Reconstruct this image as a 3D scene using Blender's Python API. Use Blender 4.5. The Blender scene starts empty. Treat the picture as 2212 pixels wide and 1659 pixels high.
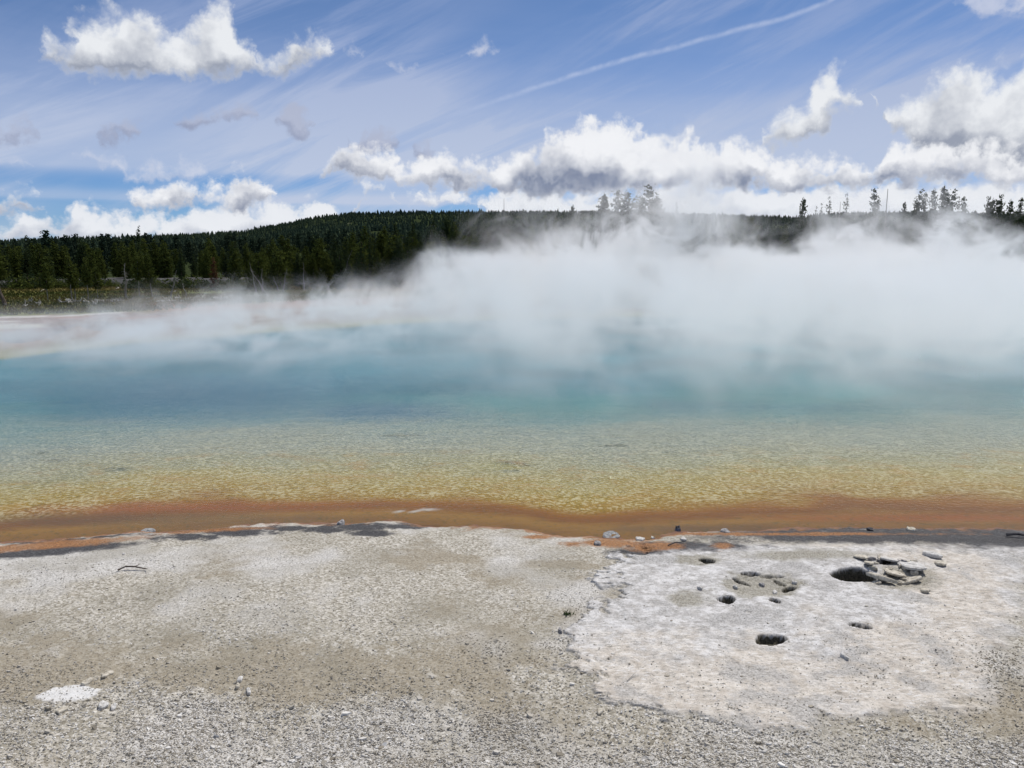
import bpy, math, random
import numpy as np
from mathutils import Vector, Matrix
random.seed(7); RNG = np.random.default_rng(11)
SC = bpy.context.scene
COL = SC.collection
R = math.radians
# ---------------------------------------------------------------- camera
CAM_H, F_PX, PITCH = 4.0, 825.0, R(8.95)
cam_d = bpy.data.cameras.new("camera"); cam = bpy.data.objects.new("camera", cam_d); COL.objects.link(cam)
cam_d.sensor_width = 36.0; cam_d.lens = F_PX / 1024 * 36.0
cam_d.clip_start = 0.1; cam_d.clip_end = 12000
cam.location = (0, 0, CAM_H); cam.rotation_euler = (math.pi / 2 - PITCH, 0, 0)
SC.camera = cam
# ---------------------------------------------------------------- light
SUN_EL, SUN_AZ = R(56), R(34)          # azimuth measured from +Y towards +X
sd = bpy.data.lights.new("sun", 'SUN'); sd.energy = 3.9; sd.angle = R(0.5); sd.color = (1.0, 0.955, 0.88)
sun = bpy.data.objects.new("sun", sd); COL.objects.link(sun)
sdir = Vector((math.sin(SUN_AZ) * math.cos(SUN_EL), math.cos(SUN_AZ) * math.cos(SUN_EL), math.sin(SUN_EL)))
sun.rotation_euler = sdir.to_track_quat('Z', 'Y').to_euler(); sun.location = sdir * 60
SC.view_settings.view_transform = 'Standard'; SC.view_settings.look = 'None'
SC.view_settings.exposure = -0.04; SC.view_settings.gamma = 1.0
SC.cycles.volume_bounces = 3; SC.cycles.max_bounces = 8; SC.cycles.transparent_max_bounces = 12
SC.cycles.diffuse_bounces = 3; SC.cycles.glossy_bounces = 3
SC.cycles.volume_step_rate = 1.0; SC.cycles.volume_max_steps = 256
SC.cycles.use_adaptive_sampling = True; SC.cycles.adaptive_threshold = 0.015
SC.cycles.use_denoising = True; SC.cycles.sample_clamp_indirect = 6

# ---------------------------------------------------------------- node helper
class NT:
    def __init__(s, tree): s.t = tree
    def n(s, typ, ins=None, **kw):
        nd = s.t.nodes.new(typ)
        for k, v in kw.items(): setattr(nd, k, v)
        for k, v in (ins or {}).items(): s.set(nd.inputs[k], v)
        return nd
    def set(s, sock, v):
        if isinstance(v, bpy.types.NodeSocket): s.t.links.new(v, sock)
        elif isinstance(v, (tuple, list)) and len(v) == 3 and sock.type == 'RGBA': sock.default_value = (*v, 1)
        else: sock.default_value = v
    def m(s, op, a, b=None, c=None, clamp=False):
        nd = s.t.nodes.new('ShaderNodeMath'); nd.operation = op; nd.use_clamp = clamp
        for i, v in enumerate((a, b, c)):
            if v is not None: s.set(nd.inputs[i], v)
        return nd.outputs[0]
    def vm(s, op, a, b=None):
        nd = s.t.nodes.new('ShaderNodeVectorMath'); nd.operation = op
        s.set(nd.inputs[0], a)
        if b is not None: s.set(nd.inputs[1], b)
        return nd.outputs['Value'] if op in ('LENGTH', 'DOT_PRODUCT') else nd.outputs[0]
    def sm(s, v, lo, hi, a=0.0, b=1.0, typ='SMOOTHSTEP'):
        nd = s.t.nodes.new('ShaderNodeMapRange'); nd.interpolation_type = typ
        for i, x in enumerate((v, lo, hi, a, b)): s.set(nd.inputs[i], x)
        return nd.outputs[0]
    def noise(s, vec, scale, detail=4, rough=0.55, dist=0.0, out='Fac', lac=2.0, dim='3D'):
        nd = s.t.nodes.new('ShaderNodeTexNoise'); nd.noise_dimensions = dim
        for k_, v_ in {'Vector': vec, 'Scale': scale, 'Detail': detail, 'Roughness': rough, 'Distortion': dist, 'Lacunarity': lac}.items(): s.set(nd.inputs[k_], v_)
        return nd.outputs[out]
    def comb(s, x, y, z):
        return s.n('ShaderNodeCombineXYZ', {0: x, 1: y, 2: z}).outputs[0]
    def sep(s, v):
        return s.n('ShaderNodeSeparateXYZ', {0: v}).outputs
    def mix(s, f, a, b, blend='MIX'):
        nd = s.t.nodes.new('ShaderNodeMix'); nd.data_type = 'RGBA'; nd.blend_type = blend
        s.set(nd.inputs[0], f); s.set(nd.inputs[6], a); s.set(nd.inputs[7], b)
        return nd.outputs[2]
    def curve(s, fac, pts):
        nd = s.t.nodes.new('ShaderNodeFloatCurve'); c = nd.mapping.curves[0]
        nd.mapping.extend = 'HORIZONTAL'
        pts = sorted(pts)
        c.points[0].location = pts[0]; c.points[1].location = pts[-1]
        for p in pts[1:-1]: c.points.new(*p)
        for p in c.points: p.handle_type = 'AUTO_CLAMPED'
        nd.mapping.update(); s.set(nd.inputs['Value'], fac)
        return nd.outputs[0]
    def ramp(s, fac, stops, interp='LINEAR'):
        nd = s.t.nodes.new('ShaderNodeValToRGB'); cr = nd.color_ramp; cr.interpolation = interp
        while len(cr.elements) < len(stops): cr.elements.new(0.5)
        for e, (p, c) in zip(cr.elements, stops): e.position = p; e.color = (*c, 1) if len(c) == 3 else c
        s.set(nd.inputs[0], fac)
        return nd.outputs[0]
    def attr(s, name): return s.n('ShaderNodeAttribute', attribute_name=name).outputs['Fac']

def material(name):
    m = bpy.data.materials.new(name); m.use_nodes = True; m.node_tree.nodes.clear()
    t = NT(m.node_tree); out = t.n('ShaderNodeOutputMaterial')
    return m, t, out
def srgb(r, g, b): return tuple(((c / 255) / 12.92 if c <= 10 else (((c / 255) + 0.055) / 1.055) ** 2.4) for c in (r, g, b))

# ---------------------------------------------------------------- projection
def px_dir(px, py):
    x = (px - 512) / F_PX; v = (384 - py) / F_PX
    return x, math.cos(PITCH) + math.sin(PITCH) * v, -math.sin(PITCH) + math.cos(PITCH) * v
def G(px, py, z=0.0):
    x, y, w = px_dir(px, py); k = (CAM_H - z) / -w
    return x * k, y * k
def AZEL(px, py):
    x, y, w = px_dir(px, py)
    return math.atan2(x, y), math.atan2(w, math.hypot(x, y))
def to_px(x, y, z):
    dz = z - CAM_H; f = y * math.cos(PITCH) - dz * math.sin(PITCH); up = y * math.sin(PITCH) + dz * math.cos(PITCH)
    f = np.maximum(f, 0.05)
    return 512 + F_PX * x / f, 384 - F_PX * up / f

# ---------------------------------------------------------------- world: sky, cirrus, cumulus
w = bpy.data.worlds.new("World"); SC.world = w; w.use_nodes = True; w.node_tree.nodes.clear()
W = NT(w.node_tree)
AZ0, AZ1, EL1 = -0.75, 0.75, 0.60
def fx(az): return (az - AZ0) / (AZ1 - AZ0)
def fy(el): return el / EL1
def sky_curve(pts): # pixel outline -> curve points in azimuth / elevation
    out = []
    for px, py in pts:
        a, e = AZEL(px, py); out.append((fx(a), max(0.0, fy(e))))
    return out
# every cloud: (top outline, base outline), left to right
bands = {
 'high': ([(-300,30),(-60,60),(36,58),(42,44),(52,36),(62,40),(74,20),(86,13),(100,11),(118,16),(134,14),(150,23),(166,32),(180,31),(192,22),(206,14),(222,7),(230,10),(236,28),(246,38),(252,42),(258,60),(270,60),(285,50),(298,41),(316,36),(328,39),(333,52),(345,66),(420,70),(560,80),(700,110),(758,152),(766,128),(778,118),(798,110),(808,98),(818,78),(832,70),(844,74),(852,84),(862,86),(872,88),(879,104),(884,124),(868,132),(886,112),(906,100),(930,84),(952,72),(968,66),(990,72),(1008,70),(1030,60),(1150,50),(1400,90)],
          [(-300,40),(-60,50),(36,48),(42,50),(52,56),(62,66),(80,71),(100,75),(130,78),(180,79),(220,78),(240,72),(254,68),(262,68),(275,73),(292,70),(305,62),(325,62),(333,54),(345,60),(420,60),(560,70),(700,100),(758,148),(764,142),(778,146),(798,150),(812,134),(826,126),(840,112),(860,108),(872,106),(879,100),(884,116),(892,136),(906,146),(930,160),(960,168),(990,172),(1030,172),(1150,190),(1400,190)]),
 'mid': ([(-300,160),(-60,190),(-5,196),(8,192),(20,191),(30,197),(40,204),(60,212),(120,212),(134,196),(144,186),(158,184),(172,183),(186,186),(198,192),(208,192),(222,186),(238,176),(250,172),(262,176),(270,186),(276,196),(290,210),(312,208),(322,170),(330,162),(342,152),(360,144),(378,148),(392,158),(402,168),(418,160),(436,157),(455,163),(480,168),(500,160),(520,152),(535,152),(546,140),(560,134),(580,126),(600,122),(618,126),(640,126),(650,142),(662,142),(680,134),(694,144),(704,153),(730,150),(760,150),(790,156),(820,164),(850,163),(872,172),(890,150),(905,140),(930,150),(960,148),(1000,150),(1030,150),(1150,160),(1400,150)],
         [(-300,150),(-60,205),(-5,209),(8,209),(20,209),(34,208),(44,204),(60,205),(120,208),(134,206),(150,208),(170,205),(198,202),(215,204),(235,207),(250,205),(268,200),(276,198),(290,200),(312,192),(322,174),(335,177),(355,178),(375,177),(392,176),(402,184),(430,184),(470,186),(500,190),(530,194),(560,194),(600,192),(640,190),(680,189),(720,188),(760,186),(800,188),(850,188),(890,186),(930,180),(1000,184),(1030,184),(1150,200),(1400,170)]),
 'low': ([(-300,180),(-60,216),(0,221),(20,219),(45,214),(62,216),(78,210),(98,212),(112,218),(132,221),(148,217),(165,213),(182,214),(200,211),(215,210),(232,205),(262,206),(290,207),(315,205),(330,203),(340,214),(355,216),(356,196),(372,190),(392,192),(405,206),(418,194),(440,190),(460,193),(474,200),(484,196),(520,190),(560,190),(600,196),(700,190),(800,186),(900,186),(1030,180),(1150,200),(1400,190)],
         [(-300,200),(-60,236),(0,240),(330,240),(340,212),(355,212),(356,200),(372,195),(392,197),(405,203),(418,206),(440,206),(460,206),(474,205),(484,225),(520,240),(1030,240),(1150,240),(1400,240)]),
 'grey': ([(-60,135),(-10,134),(6,134),(20,129),(32,127),(36,135),(60,140),(98,138),(104,130),(114,126),(124,134),(138,129),(144,132),(146,140),(170,140),(176,126),(186,122),(196,120),(206,121),(214,114),(226,110),(238,108),(250,112),(256,118),(270,124),(280,120),(288,114),(300,112),(308,118),(314,124),(330,124),(348,148),(352,150),(362,136),(376,133),(390,140),(396,150),(410,150),(416,148),(436,150),(440,160),(460,165),(600,160),(1100,160)],
          [(-60,130),(-10,137),(6,137),(20,135),(34,133),(40,130),(60,132),(98,134),(106,140),(116,142),(126,138),(140,138),(146,136),(150,130),(170,128),(176,126),(190,128),(202,124),(214,121),(228,116),(240,116),(252,115),(258,112),(270,118),(280,124),(292,130),(302,130),(312,124),(316,116),(330,116),(348,146),(358,150),(372,148),(390,150),(398,146),(410,146),(420,154),(434,154),(440,150),(460,155),(600,150),(1100,150)]),
 'thin': ([(-60,170),(0,162),(20,166),(30,172),(60,166),(118,158),(124,168),(130,163),(146,159),(162,163),(178,167),(190,164),(204,168),(208,178),(230,190),(262,190),(300,140),(336,72),(342,54),(350,56),(355,46),(364,52),(370,60),(386,66),(396,62),(408,66),(416,70),(430,64),(454,56),(468,46),(480,42),(492,44),(500,52),(600,60),(940,10),(972,-4),(1000,-20),(1030,-10),(1150,10)],
          [(-60,165),(0,165),(20,169),(30,168),(60,160),(118,166),(124,174),(140,178),(160,177),(180,180),(196,180),(206,174),(212,170),(230,160),(262,140),(300,80),(336,44),(342,56),(350,54),(356,56),(364,56),(370,54),(386,62),(396,73),(408,72),(416,66),(430,60),(454,54),(466,56),(480,56),(492,50),(500,46),(600,50),(940,0),(972,10),(1000,14),(1030,12),(1150,0)]),
}
def build_density_group():
    g = bpy.data.node_groups.new('cloud_density', 'ShaderNodeTree')
    g.interface.new_socket('Coord', in_out='INPUT', socket_type='NodeSocketVector')
    for nm in bands:
        g.interface.new_socket(nm, in_out='OUTPUT', socket_type='NodeSocketFloat'); g.interface.new_socket(nm + '_h', in_out='OUTPUT', socket_type='NodeSocketFloat')
    N = NT(g); gi = N.n('NodeGroupInput'); go = N.n('NodeGroupOutput')
    P = gi.outputs[0]
    warp = N.noise(P, 26, 5, 0.6, out='Color', dim='2D')
    wv = N.vm('MULTIPLY', N.vm('SUBTRACT', warp, (0.5, 0.5, 0.5)), (0.042, 0.042, 0.0))
    Q = N.vm('ADD', P, wv)
    q = N.sep(Q)
    u = N.sm(q[0], AZ0, AZ1, 0, 1, 'LINEAR'); v = N.m('DIVIDE', q[1], EL1)
    vor = N.n('ShaderNodeTexVoronoi', {'Vector': N.vm('ADD', P, N.vm('MULTIPLY', wv, (0.5,0.5,0.5))), 'Scale': 34, 'Detail': 3, 'Roughness': 0.55}, feature='F1', voronoi_dimensions='2D').outputs['Distance']
    bil = N.m('SUBTRACT', 0.66, vor)
    for nm, (top, bot) in bands.items():
        t = N.curve(u, sky_curve(top)); b = N.curve(u, sky_curve(bot))
        thick = N.m('SUBTRACT', t, b)
        up = N.m('SUBTRACT', t, v); dn = N.m('SUBTRACT', v, b)
        # distance inside the cloud, soft
        d = N.m('MINIMUM', N.m('MULTIPLY', up, 1.0), N.m('MULTIPLY', dn, 1.6))
        amp = 0.020 if nm in ('grey', 'thin') else 0.030
        d = N.m('ADD', d, N.m('MULTIPLY', bil, amp)); d = N.m('ADD', d, {'high': 0.012, 'mid': 0.013, 'low': 0.013, 'grey': 0.018, 'thin': 0.008}.get(nm, 0.0))
        d = N.m('ADD', d, N.m('MULTIPLY', N.m('MINIMUM', thick, 0.0), 1.5))
        g.links.new(d, go.inputs[nm]); g.links.new(N.m('DIVIDE', dn, N.m('MAXIMUM', thick, 0.02)), go.inputs[nm + '_h'])
    return g
grp = build_density_group()
gen = W.n('ShaderNodeTexCoord').outputs['Generated']
nrm = W.vm('NORMALIZE', gen); s3 = W.sep(nrm)
az = W.m('ARCTAN2', s3[0], s3[1]); el = W.m('ARCSINE', s3[2])
P0 = W.comb(az, el, 0.0)
P1 = W.vm('ADD', P0, (0.008, 0.020, 0.0))
A = W.n('ShaderNodeGroup', node_tree=grp); W.set(A.inputs[0], P0)
B = W.n('ShaderNodeGroup', node_tree=grp); W.set(B.inputs[0], P1)
sky = W.n('ShaderNodeTexSky', sky_type='NISHITA', sun_disc=False, sun_elevation=SUN_EL, sun_rotation=SUN_AZ, altitude=2300, air_density=1.0, dust_density=0.35, ozone_density=1.6)
SKYS = 0.10
base = W.mix(1.0, sky.outputs[0], (0.64, 0.73, 0.88), 'MULTIPLY')
base = W.mix(W.sm(el, 0.30, 0.03), base, W.mix(1.0, base, (0.52, 0.76, 1.0), 'MULTIPLY'))
# cirrus veil: long streaks fanning up to the right
def rot2(ax, c):
    return None
ang = R(24)
ca, sa = math.cos(ang), math.sin(ang)
su = W.m('ADD', W.m('MULTIPLY', az, ca), W.m('MULTIPLY', el, sa))
sv = W.m('SUBTRACT', W.m('MULTIPLY', el, ca), W.m('MULTIPLY', az, sa))
st = W.noise(W.comb(W.m('MULTIPLY', su, 3.0), W.m('MULTIPLY', sv, 22.0), 3.3), 1.0, 7, 0.62, 0.35, dim='2D')
veil_big = W.noise(W.comb(W.m('MULTIPLY', su, 2.2), W.m('MULTIPLY', sv, 5.0), 8.1), 1.0, 3, 0.5, dim='2D')
veil = W.m('MULTIPLY', W.sm(st, 0.36, 0.66), W.sm(veil_big, 0.25, 0.62))
# horizontal milky sheet: elevation profile (blue near top and in the strip above the low clouds)
vel = W.curve(W.m('DIVIDE', el, EL1), [(0.0,0.75),(0.10,0.55),(fy(AZEL(200,205)[1]),0.10),(fy(AZEL(200,186)[1]),0.10),(fy(AZEL(200,168)[1]),0.86),(fy(AZEL(200,130)[1]),0.92),(fy(AZEL(200,80)[1]),0.58),(fy(AZEL(300,30)[1]),0.18),(fy(AZEL(500,0)[1]),0.04),(1.0,0.2)])
sheetn = W.noise(W.comb(W.m('MULTIPLY', az, 3.0), W.m('MULTIPLY', el, 16.0), 5.5), 1.0, 5, 0.55, 0.3, dim='2D')
sheet = W.m('MULTIPLY', W.m('ADD', vel, W.m('MULTIPLY', W.m('SUBTRACT', sheetn, 0.5), 0.55)), 0.80, clamp=True)
right = W.sm(az, -0.05, 0.35)
milk = W.m('ADD', sheet, W.m('MULTIPLY', veil, 0.62))
milk = W.m('ADD', milk, W.m('MULTIPLY', right, W.sm(el, 0.22, 0.05, 0.0, 0.30)), clamp=True)
K = 1.0 / SKYS
veilcol = W.mix(W.sm(el, 0.04, 0.3), tuple(c * K for c in (0.52, 0.60, 0.77)), tuple(c * K for c in (0.34, 0.425, 0.66)))
col = W.mix(milk, base, veilcol)
# contrail: thin line climbing to the right
a0, e0 = AZEL(412, 128); a1, e1 = AZEL(600, 67); a2, e2 = AZEL(830, 0)
cu = W.sm(az, AZ0, AZ1, 0, 1, 'LINEAR')
line = W.curve(cu, [(0.0, 0.0), (fx(a0), fy(e0)), (fx((a0+a1)/2), fy(AZEL(506,98)[1])), (fx(a1), fy(e1)), (fx(AZEL(715,36)[0]), fy(AZEL(715,36)[1])), (fx(a2), fy(e2)), (1.0, 1.0)])
cd = W.m('SUBTRACT', W.m('DIVIDE', el, EL1), W.m('ADD', line, W.m('MULTIPLY', W.m('SUBTRACT', W.noise(P0, 30, 3, dim='2D'), 0.5), 0.006)))
core = W.m('MULTIPLY', W.sm(W.m('ABSOLUTE', cd), 0.0075, 0.0, 0, 1), W.sm(W.noise(P0, 60, 4, dim='2D'), 0.2, 0.7, 0.4, 1.0))
core = W.m('MULTIPLY', core, W.m('MULTIPLY', W.sm(az, a0 - 0.01, a0 + 0.22), 0.30))
col = W.mix(core, col, tuple(c * K for c in (0.80, 0.84, 0.97)))
fine = W.noise(P0, 60, 5, 0.6, dim='2D')
bign = W.noise(P0, 14, 4, 0.55, dim='2D')
def layer(col, nm, lo, hi, bright, dark, amax, bias=0.0):
    a = A.outputs[nm]; b = B.outputs[nm]
    alpha = W.m('MULTIPLY', W.sm(W.m('ADD', a, W.m('MULTIPLY', W.m('SUBTRACT', fine, 0.5), 0.03)), lo, hi), amax)
    lit = W.m('MULTIPLY', W.m('SUBTRACT', a, b), 7.0)                      # relief: rims towards the sun are brighter
    hgt = W.m('MULTIPLY', W.m('SUBTRACT', W.m('MINIMUM', W.m('MAXIMUM', A.outputs[nm + '_h'], 0.0), 1.0), 0.45), 1.15)  # undersides are greyer
    lum = W.m('ADD', W.m('ADD', lit, hgt), W.m('ADD', W.m('MULTIPLY', W.m('SUBTRACT', bign, 0.5), 2.0), 0.52 + bias))
    thin_ = W.sm(a, 0.045, 0.0, 0.0, 0.55)
    sh = W.m('ADD', W.m('MULTIPLY', W.m('MINIMUM', W.m('MAXIMUM', lum, 0.0), 1.0), W.m('SUBTRACT', 1.0, thin_)), W.m('MULTIPLY', thin_, 0.85))
    c = W.mix(sh, tuple(x * K for x in dark), tuple(x * K for x in bright))
    return W.mix(alpha, col, c)
inview = W.m('MULTIPLY', W.sm(az, -0.95, -0.72), W.sm(az, 0.95, 0.72))
col0 = col
col = layer(col, 'grey', -0.008, 0.026, (0.46, 0.50, 0.64), (0.22, 0.26, 0.40), 0.85)
col = layer(col, 'thin', -0.006, 0.030, (0.74, 0.76, 0.85), (0.46, 0.50, 0.64), 0.60, 0.2)
col = layer(col, 'low', -0.006, 0.024, (0.86, 0.88, 0.92), (0.38, 0.42, 0.53), 0.96, 0.1)
col = layer(col, 'high', -0.010, 0.040, (0.86, 0.88, 0.91), (0.32, 0.355, 0.44), 0.97, -0.04)
col = layer(col, 'mid', -0.007, 0.024, (0.92, 0.93, 0.96), (0.22, 0.26, 0.37), 0.98, -0.09)
# other parts of the sky: scattered clouds out of frame
oth = W.noise(nrm, 3.2, 6, 0.6)
other = W.mix(W.m('MULTIPLY', W.sm(oth, 0.50, 0.60), W.sm(el, 0.0, 0.1)), base, tuple(c * K for c in (0.74, 0.76, 0.80)))
outm = W.m('MULTIPLY', inview, W.sm(el, 0.62, 0.52))
col = W.mix(outm, other, col)
bg = W.n('ShaderNodeBackground', {'Color': col, 'Strength': SKYS})
wo = W.n('ShaderNodeOutputWorld', {'Surface': bg.outputs[0]})
w.cycles.sampling_method = 'MANUAL'; w.cycles.sample_map_resolution = 256

# ---------------------------------------------------------------- numpy noise
TAB = RNG.random((256, 256))
def vnoise(x, y):
    xi = np.floor(x).astype(int); yi = np.floor(y).astype(int); fx_ = x - xi; fy_ = y - yi
    fx_ = fx_ * fx_ * (3 - 2 * fx_); fy_ = fy_ * fy_ * (3 - 2 * fy_)
    a = TAB[xi & 255, yi & 255]; b = TAB[(xi + 1) & 255, yi & 255]; c = TAB[xi & 255, (yi + 1) & 255]; d = TAB[(xi + 1) & 255, (yi + 1) & 255]
    return (a * (1 - fx_) + b * fx_) * (1 - fy_) + (c * (1 - fx_) + d * fx_) * fy_
def fbm(x, y, s, o=4, r=0.5, off=0.0):
    t = 0; a = 1; n = 0
    for i in range(o):
        t = t + a * vnoise(x * s + 17.3 * i + off, y * s - 9.1 * i + off * 1.7); n += a; a *= r; s *= 2.03
    return t / n
def sst(v, lo, hi):
    t = np.clip((v - lo) / (hi - lo), 0, 1); return t * t * (3 - 2 * t)

def tag(o, label=None, cat=None, group=None, kind=None):
    if label: o['label'] = label
    if cat: o['category'] = cat
    if group: o['group'] = group
    if kind: o['kind'] = kind
    return o
def mesh_obj(name, verts, faces, mat, parent=None, smooth=False, attrs=None, loc=None):
    me = bpy.data.meshes.new(name)
    verts = np.asarray(verts, dtype=np.float32)
    if isinstance(faces, np.ndarray):
        nf, k = faces.shape
        me.vertices.add(len(verts)); me.vertices.foreach_set('co', verts.ravel())
        me.loops.add(nf * k); me.loops.foreach_set('vertex_index', faces.astype(np.int32).ravel())
        me.polygons.add(nf); me.polygons.foreach_set('loop_start', np.arange(0, nf * k, k, dtype=np.int32))
        me.polygons.foreach_set('loop_total', np.full(nf, k, dtype=np.int32))
        me.update(calc_edges=True)
    else:
        me.from_pydata([tuple(map(float, v)) for v in verts], [], faces)
    me.polygons.foreach_set('use_smooth', np.full(len(me.polygons), smooth, dtype=bool))
    for k, a in (attrs or {}).items():
        at = me.attributes.new(k, 'FLOAT', 'POINT'); at.data.foreach_set('value', np.asarray(a, dtype=np.float32).ravel())
    me.materials.append(mat); me.update()
    o = bpy.data.objects.new(name, me); COL.objects.link(o)
    if loc is not None: o.location = loc
    if parent is not None: o.parent = parent
    return o
def grid_faces(nr, nc):
    i = np.arange(nr * nc).reshape(nr, nc)
    return np.stack([i[:-1, :-1], i[:-1, 1:], i[1:, 1:], i[1:, :-1]], -1).reshape(-1, 4)
def empty(name, loc, rz=0.0, scale=1.0):
    o = bpy.data.objects.new(name, None); COL.objects.link(o); o.location = loc; o.rotation_euler = (0, 0, rz); o.scale = (scale,) * 3
    o.empty_display_size = 0.2
    return o
def copy_tree(o, parent=None):
    c = o.copy(); COL.objects.link(c); c.parent = parent
    for ch in list(o.children): copy_tree(ch, c)
    return c

# ---------------------------------------------------------------- shorelines
near_edge = np.array([G(*p, 0.0) for p in [(-500,590),(-150,556),(0,541),(60,538),(120,534),(165,531),(215,528),(270,525),(325,523),(400,523),(470,527),(520,530),(560,537),(600,541),(650,538),(690,534),(740,531),(800,529),(900,529),(1024,530),(1250,533),(1500,540)]])
def near_shore(x): return np.interp(x, near_edge[:, 0], near_edge[:, 1])
far_edge = np.array([G(*p, 0.0) for p in [(-400,360),(0,333),(100,322),(200,314),(300,308),(400,303),(500,300),(650,298),(800,296),(1024,294),(1400,296)]])
def far_shore(x): return np.interp(x, far_edge[:, 0], far_edge[:, 1])

# ---------------------------------------------------------------- near ground
def axis(lo, hi, step, outer, grow=1.25):
    a = list(np.arange(lo, hi, step)); s = step
    up = []; v = a[-1]
    while v < outer[1]: s *= grow; v += s; up.append(v)
    s = step; v = a[0]; dn = []
    while v > outer[0]: s *= grow; v -= s; dn.append(v)
    return np.array(dn[::-1] + a + up)
xs = axis(-8.4, 8.6, 0.018, (-150, 150)); ys = axis(5.4, 13.4, 0.018, (-80, 15.2))
X, Y = np.meshgrid(xs, ys)
S = near_shore(X) - Y + (fbm(X, Y, 1.6, 4) - 0.5) * 0.45 + (fbm(X, Y, 9, 3) - 0.5) * 0.16
Z = np.where(S > 0, 0.10 * (1 - np.exp(-S / 0.35)) + 0.012 * np.minimum(S, 6), S * 0.30)
Z = Z + (fbm(X, Y, 0.7, 3) - 0.5) * 0.10 * sst(S, 0.2, 2)
PX, PY = to_px(X, Y, Z)
# masks in ground positions
def blob(cx, cy, rx, ry, soft=0.35, warp=0.35, seed=0.0, ang=0.0):
    """irregular patch whose centre/size are given at its seat on the ground"""
    dx = (PX - cx); dy = (PY - cy)
    c, s_ = math.cos(ang), math.sin(ang)
    u = (dx * c + dy * s_) / rx; v = (-dx * s_ + dy * c) / ry
    r = np.sqrt(u * u + v * v) + (fbm(X, Y, 5.0, 4, 0.55, seed + cx * 0.13) - 0.5) * 2 * warp + (fbm(X, Y, 17.0, 3, 0.6, seed + 3) - 0.5) * warp
    return 1 - sst(r, 1 - soft, 1 + soft)
def hole(cx, cy, rx, ry, seed=0, ang=0.0, warp=0.55, steep=0.18):
    dx = (PX - cx); dy = (PY - cy); c, s_ = math.cos(ang), math.sin(ang)
    u = (dx * c + dy * s_) / rx; v = (-dx * s_ + dy * c) / ry
    r = np.sqrt(u * u + v * v) + (fbm(X, Y, 6.5, 3, 0.5, seed + cx * 0.31) - 0.5) * 2.6 * warp
    return 1 - sst(r, 1 - steep, 1 + steep)
poly_top = np.interp(PX, [560,600,640,700,760,1024], [660,640,556,549,546,552])
poly_l = 596 + 30 * np.sin(PY / 21.0) - np.clip(PY - 600, -60, 60) * 0.25
crust = sst(PX - (596 - np.interp(PY, [540,560,600,640,665,690,720,745], [-60,-22,-10,22,26,0,-85,-230])) + (fbm(X, Y, 2.2, 6, 0.68) - 0.5) * 140 + (fbm(X, Y, 12, 3, .6, 6) - .5) * 34, -9, 10)
crust *= sst(PY, 541, 549) * (1 - sst(PY + (fbm(X, Y, 2.0, 5, 0.6, 5) - 0.5) * 90, 708, 732))
crust *= 1 - sst(PX + (PY - 640) * 0.25 + (fbm(X, Y, 1.7, 5, 0.6, 9) - 0.5) * 110, 985, 1030)
plate = blob(69, 694, 28, 7.5, 0.10, 0.45, 3, -0.12)
crust = np.maximum(crust, 0)
wetr = sst(S, -0.04, 0.02) * (1 - sst(S + (fbm(X, Y, 3, 4, .6) - .5) * .9, 0.35, 0.75)) * sst(PX + (fbm(X, Y, 2, 3) - .5) * 80, 690, 760)
wetl = sst(S, 0.16, 0.24) * (1 - sst(S + (fbm(X, Y, 5, 4, .6) - .5) * .4, 0.34, 0.5)) * (1 - sst(PX, 110, 180))
wet = np.maximum.reduce([wetr, wetl, blob(900, 536, 180, 8, .3, .4), blob(1020, 539, 110, 10, .4, .4), blob(50, 551, 90, 4.2, .3, .45, 2, -0.09), blob(235, 532, 40, 4.0, .3, .7, 3), blob(190, 537, 34, 3.4, .3, .7, 3), blob(280, 529, 30, 3.0, .3, .8, 1), blob(325, 530, 30, 3.2, .3, .7, 8),
    blob(360, 527, 40, 4.0, .3, .7, 4), blob(372, 533.5, 22, 3.0, .3, .5, 6), blob(405, 526, 24, 2.6, .3, .7, 6), blob(690, 546, 60, 5, .5, .7, 9), blob(640, 552, 30, 3.5, .4, .6, 12)])
shorew = sst(S, -0.06, 0.0) * (1 - sst(S + (fbm(X, Y, 7, 3) - .5) * .3, 0.10, 0.26))
orange = np.maximum.reduce([shorew * np.interp(PX, [0, 180, 250, 440, 520, 700, 735, 760], [1, .9, .35, .35, .8, .9, .5, .15]), blob(655, 547, 34, 4.6, .35, .5), blob(600, 543, 36, 3.5, .5, .6, 2), blob(540, 537, 14, 2.2, .4, .5, 3), blob(55, 545, 85, 3.6, .4, .4, 5, -0.085), blob(200, 530, 60, 1.8, .5, .5, 6, -0.03), blob(722, 547, 10, 4, .5, .5, 7), blob(770, 534, 160, 1.5, .5, .7, 8)])
greyp = np.maximum.reduce([blob(760, 586, 40, 13, .25, .5, 4), blob(700, 561, 24, 5.5, .25, .4, 5), blob(905, 580, 36, 12, .4, .5, 6), blob(800, 556, 70, 5, .6, .6, 7), blob(690, 600, 20, 7, .5, .5, 3)])
brown = sst(fbm(X, Y, 0.9, 5, 0.55, 21) + (fbm(X, Y, 2.4, 5, .65, 33) - .5) * 0.5 + 0.07 * sst(PY, 640, 690) * (1 - crust) + blob(170, 668, 230, 24, .9, .9) * 0.30 + blob(560, 620, 90, 60, .9, .4) * 0.12 + blob(451, 558, 24, 4, .5, .4) * 0.45 + blob(565, 564, 45, 5, .5, .5) * 0.4 + blob(470,640,60,8,.6,.5)*.2, 0.52, 0.74)
white_g = sst(fbm(X, Y, 1.1, 4, 0.55, 40) + 0.16 * sst(PY, 690, 760) + 0.2 * blob(130, 560, 240, 16, .9, .3) - 0.3 * blob(200, 668, 210, 22, .9, .4), 0.50, 0.78)
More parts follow.
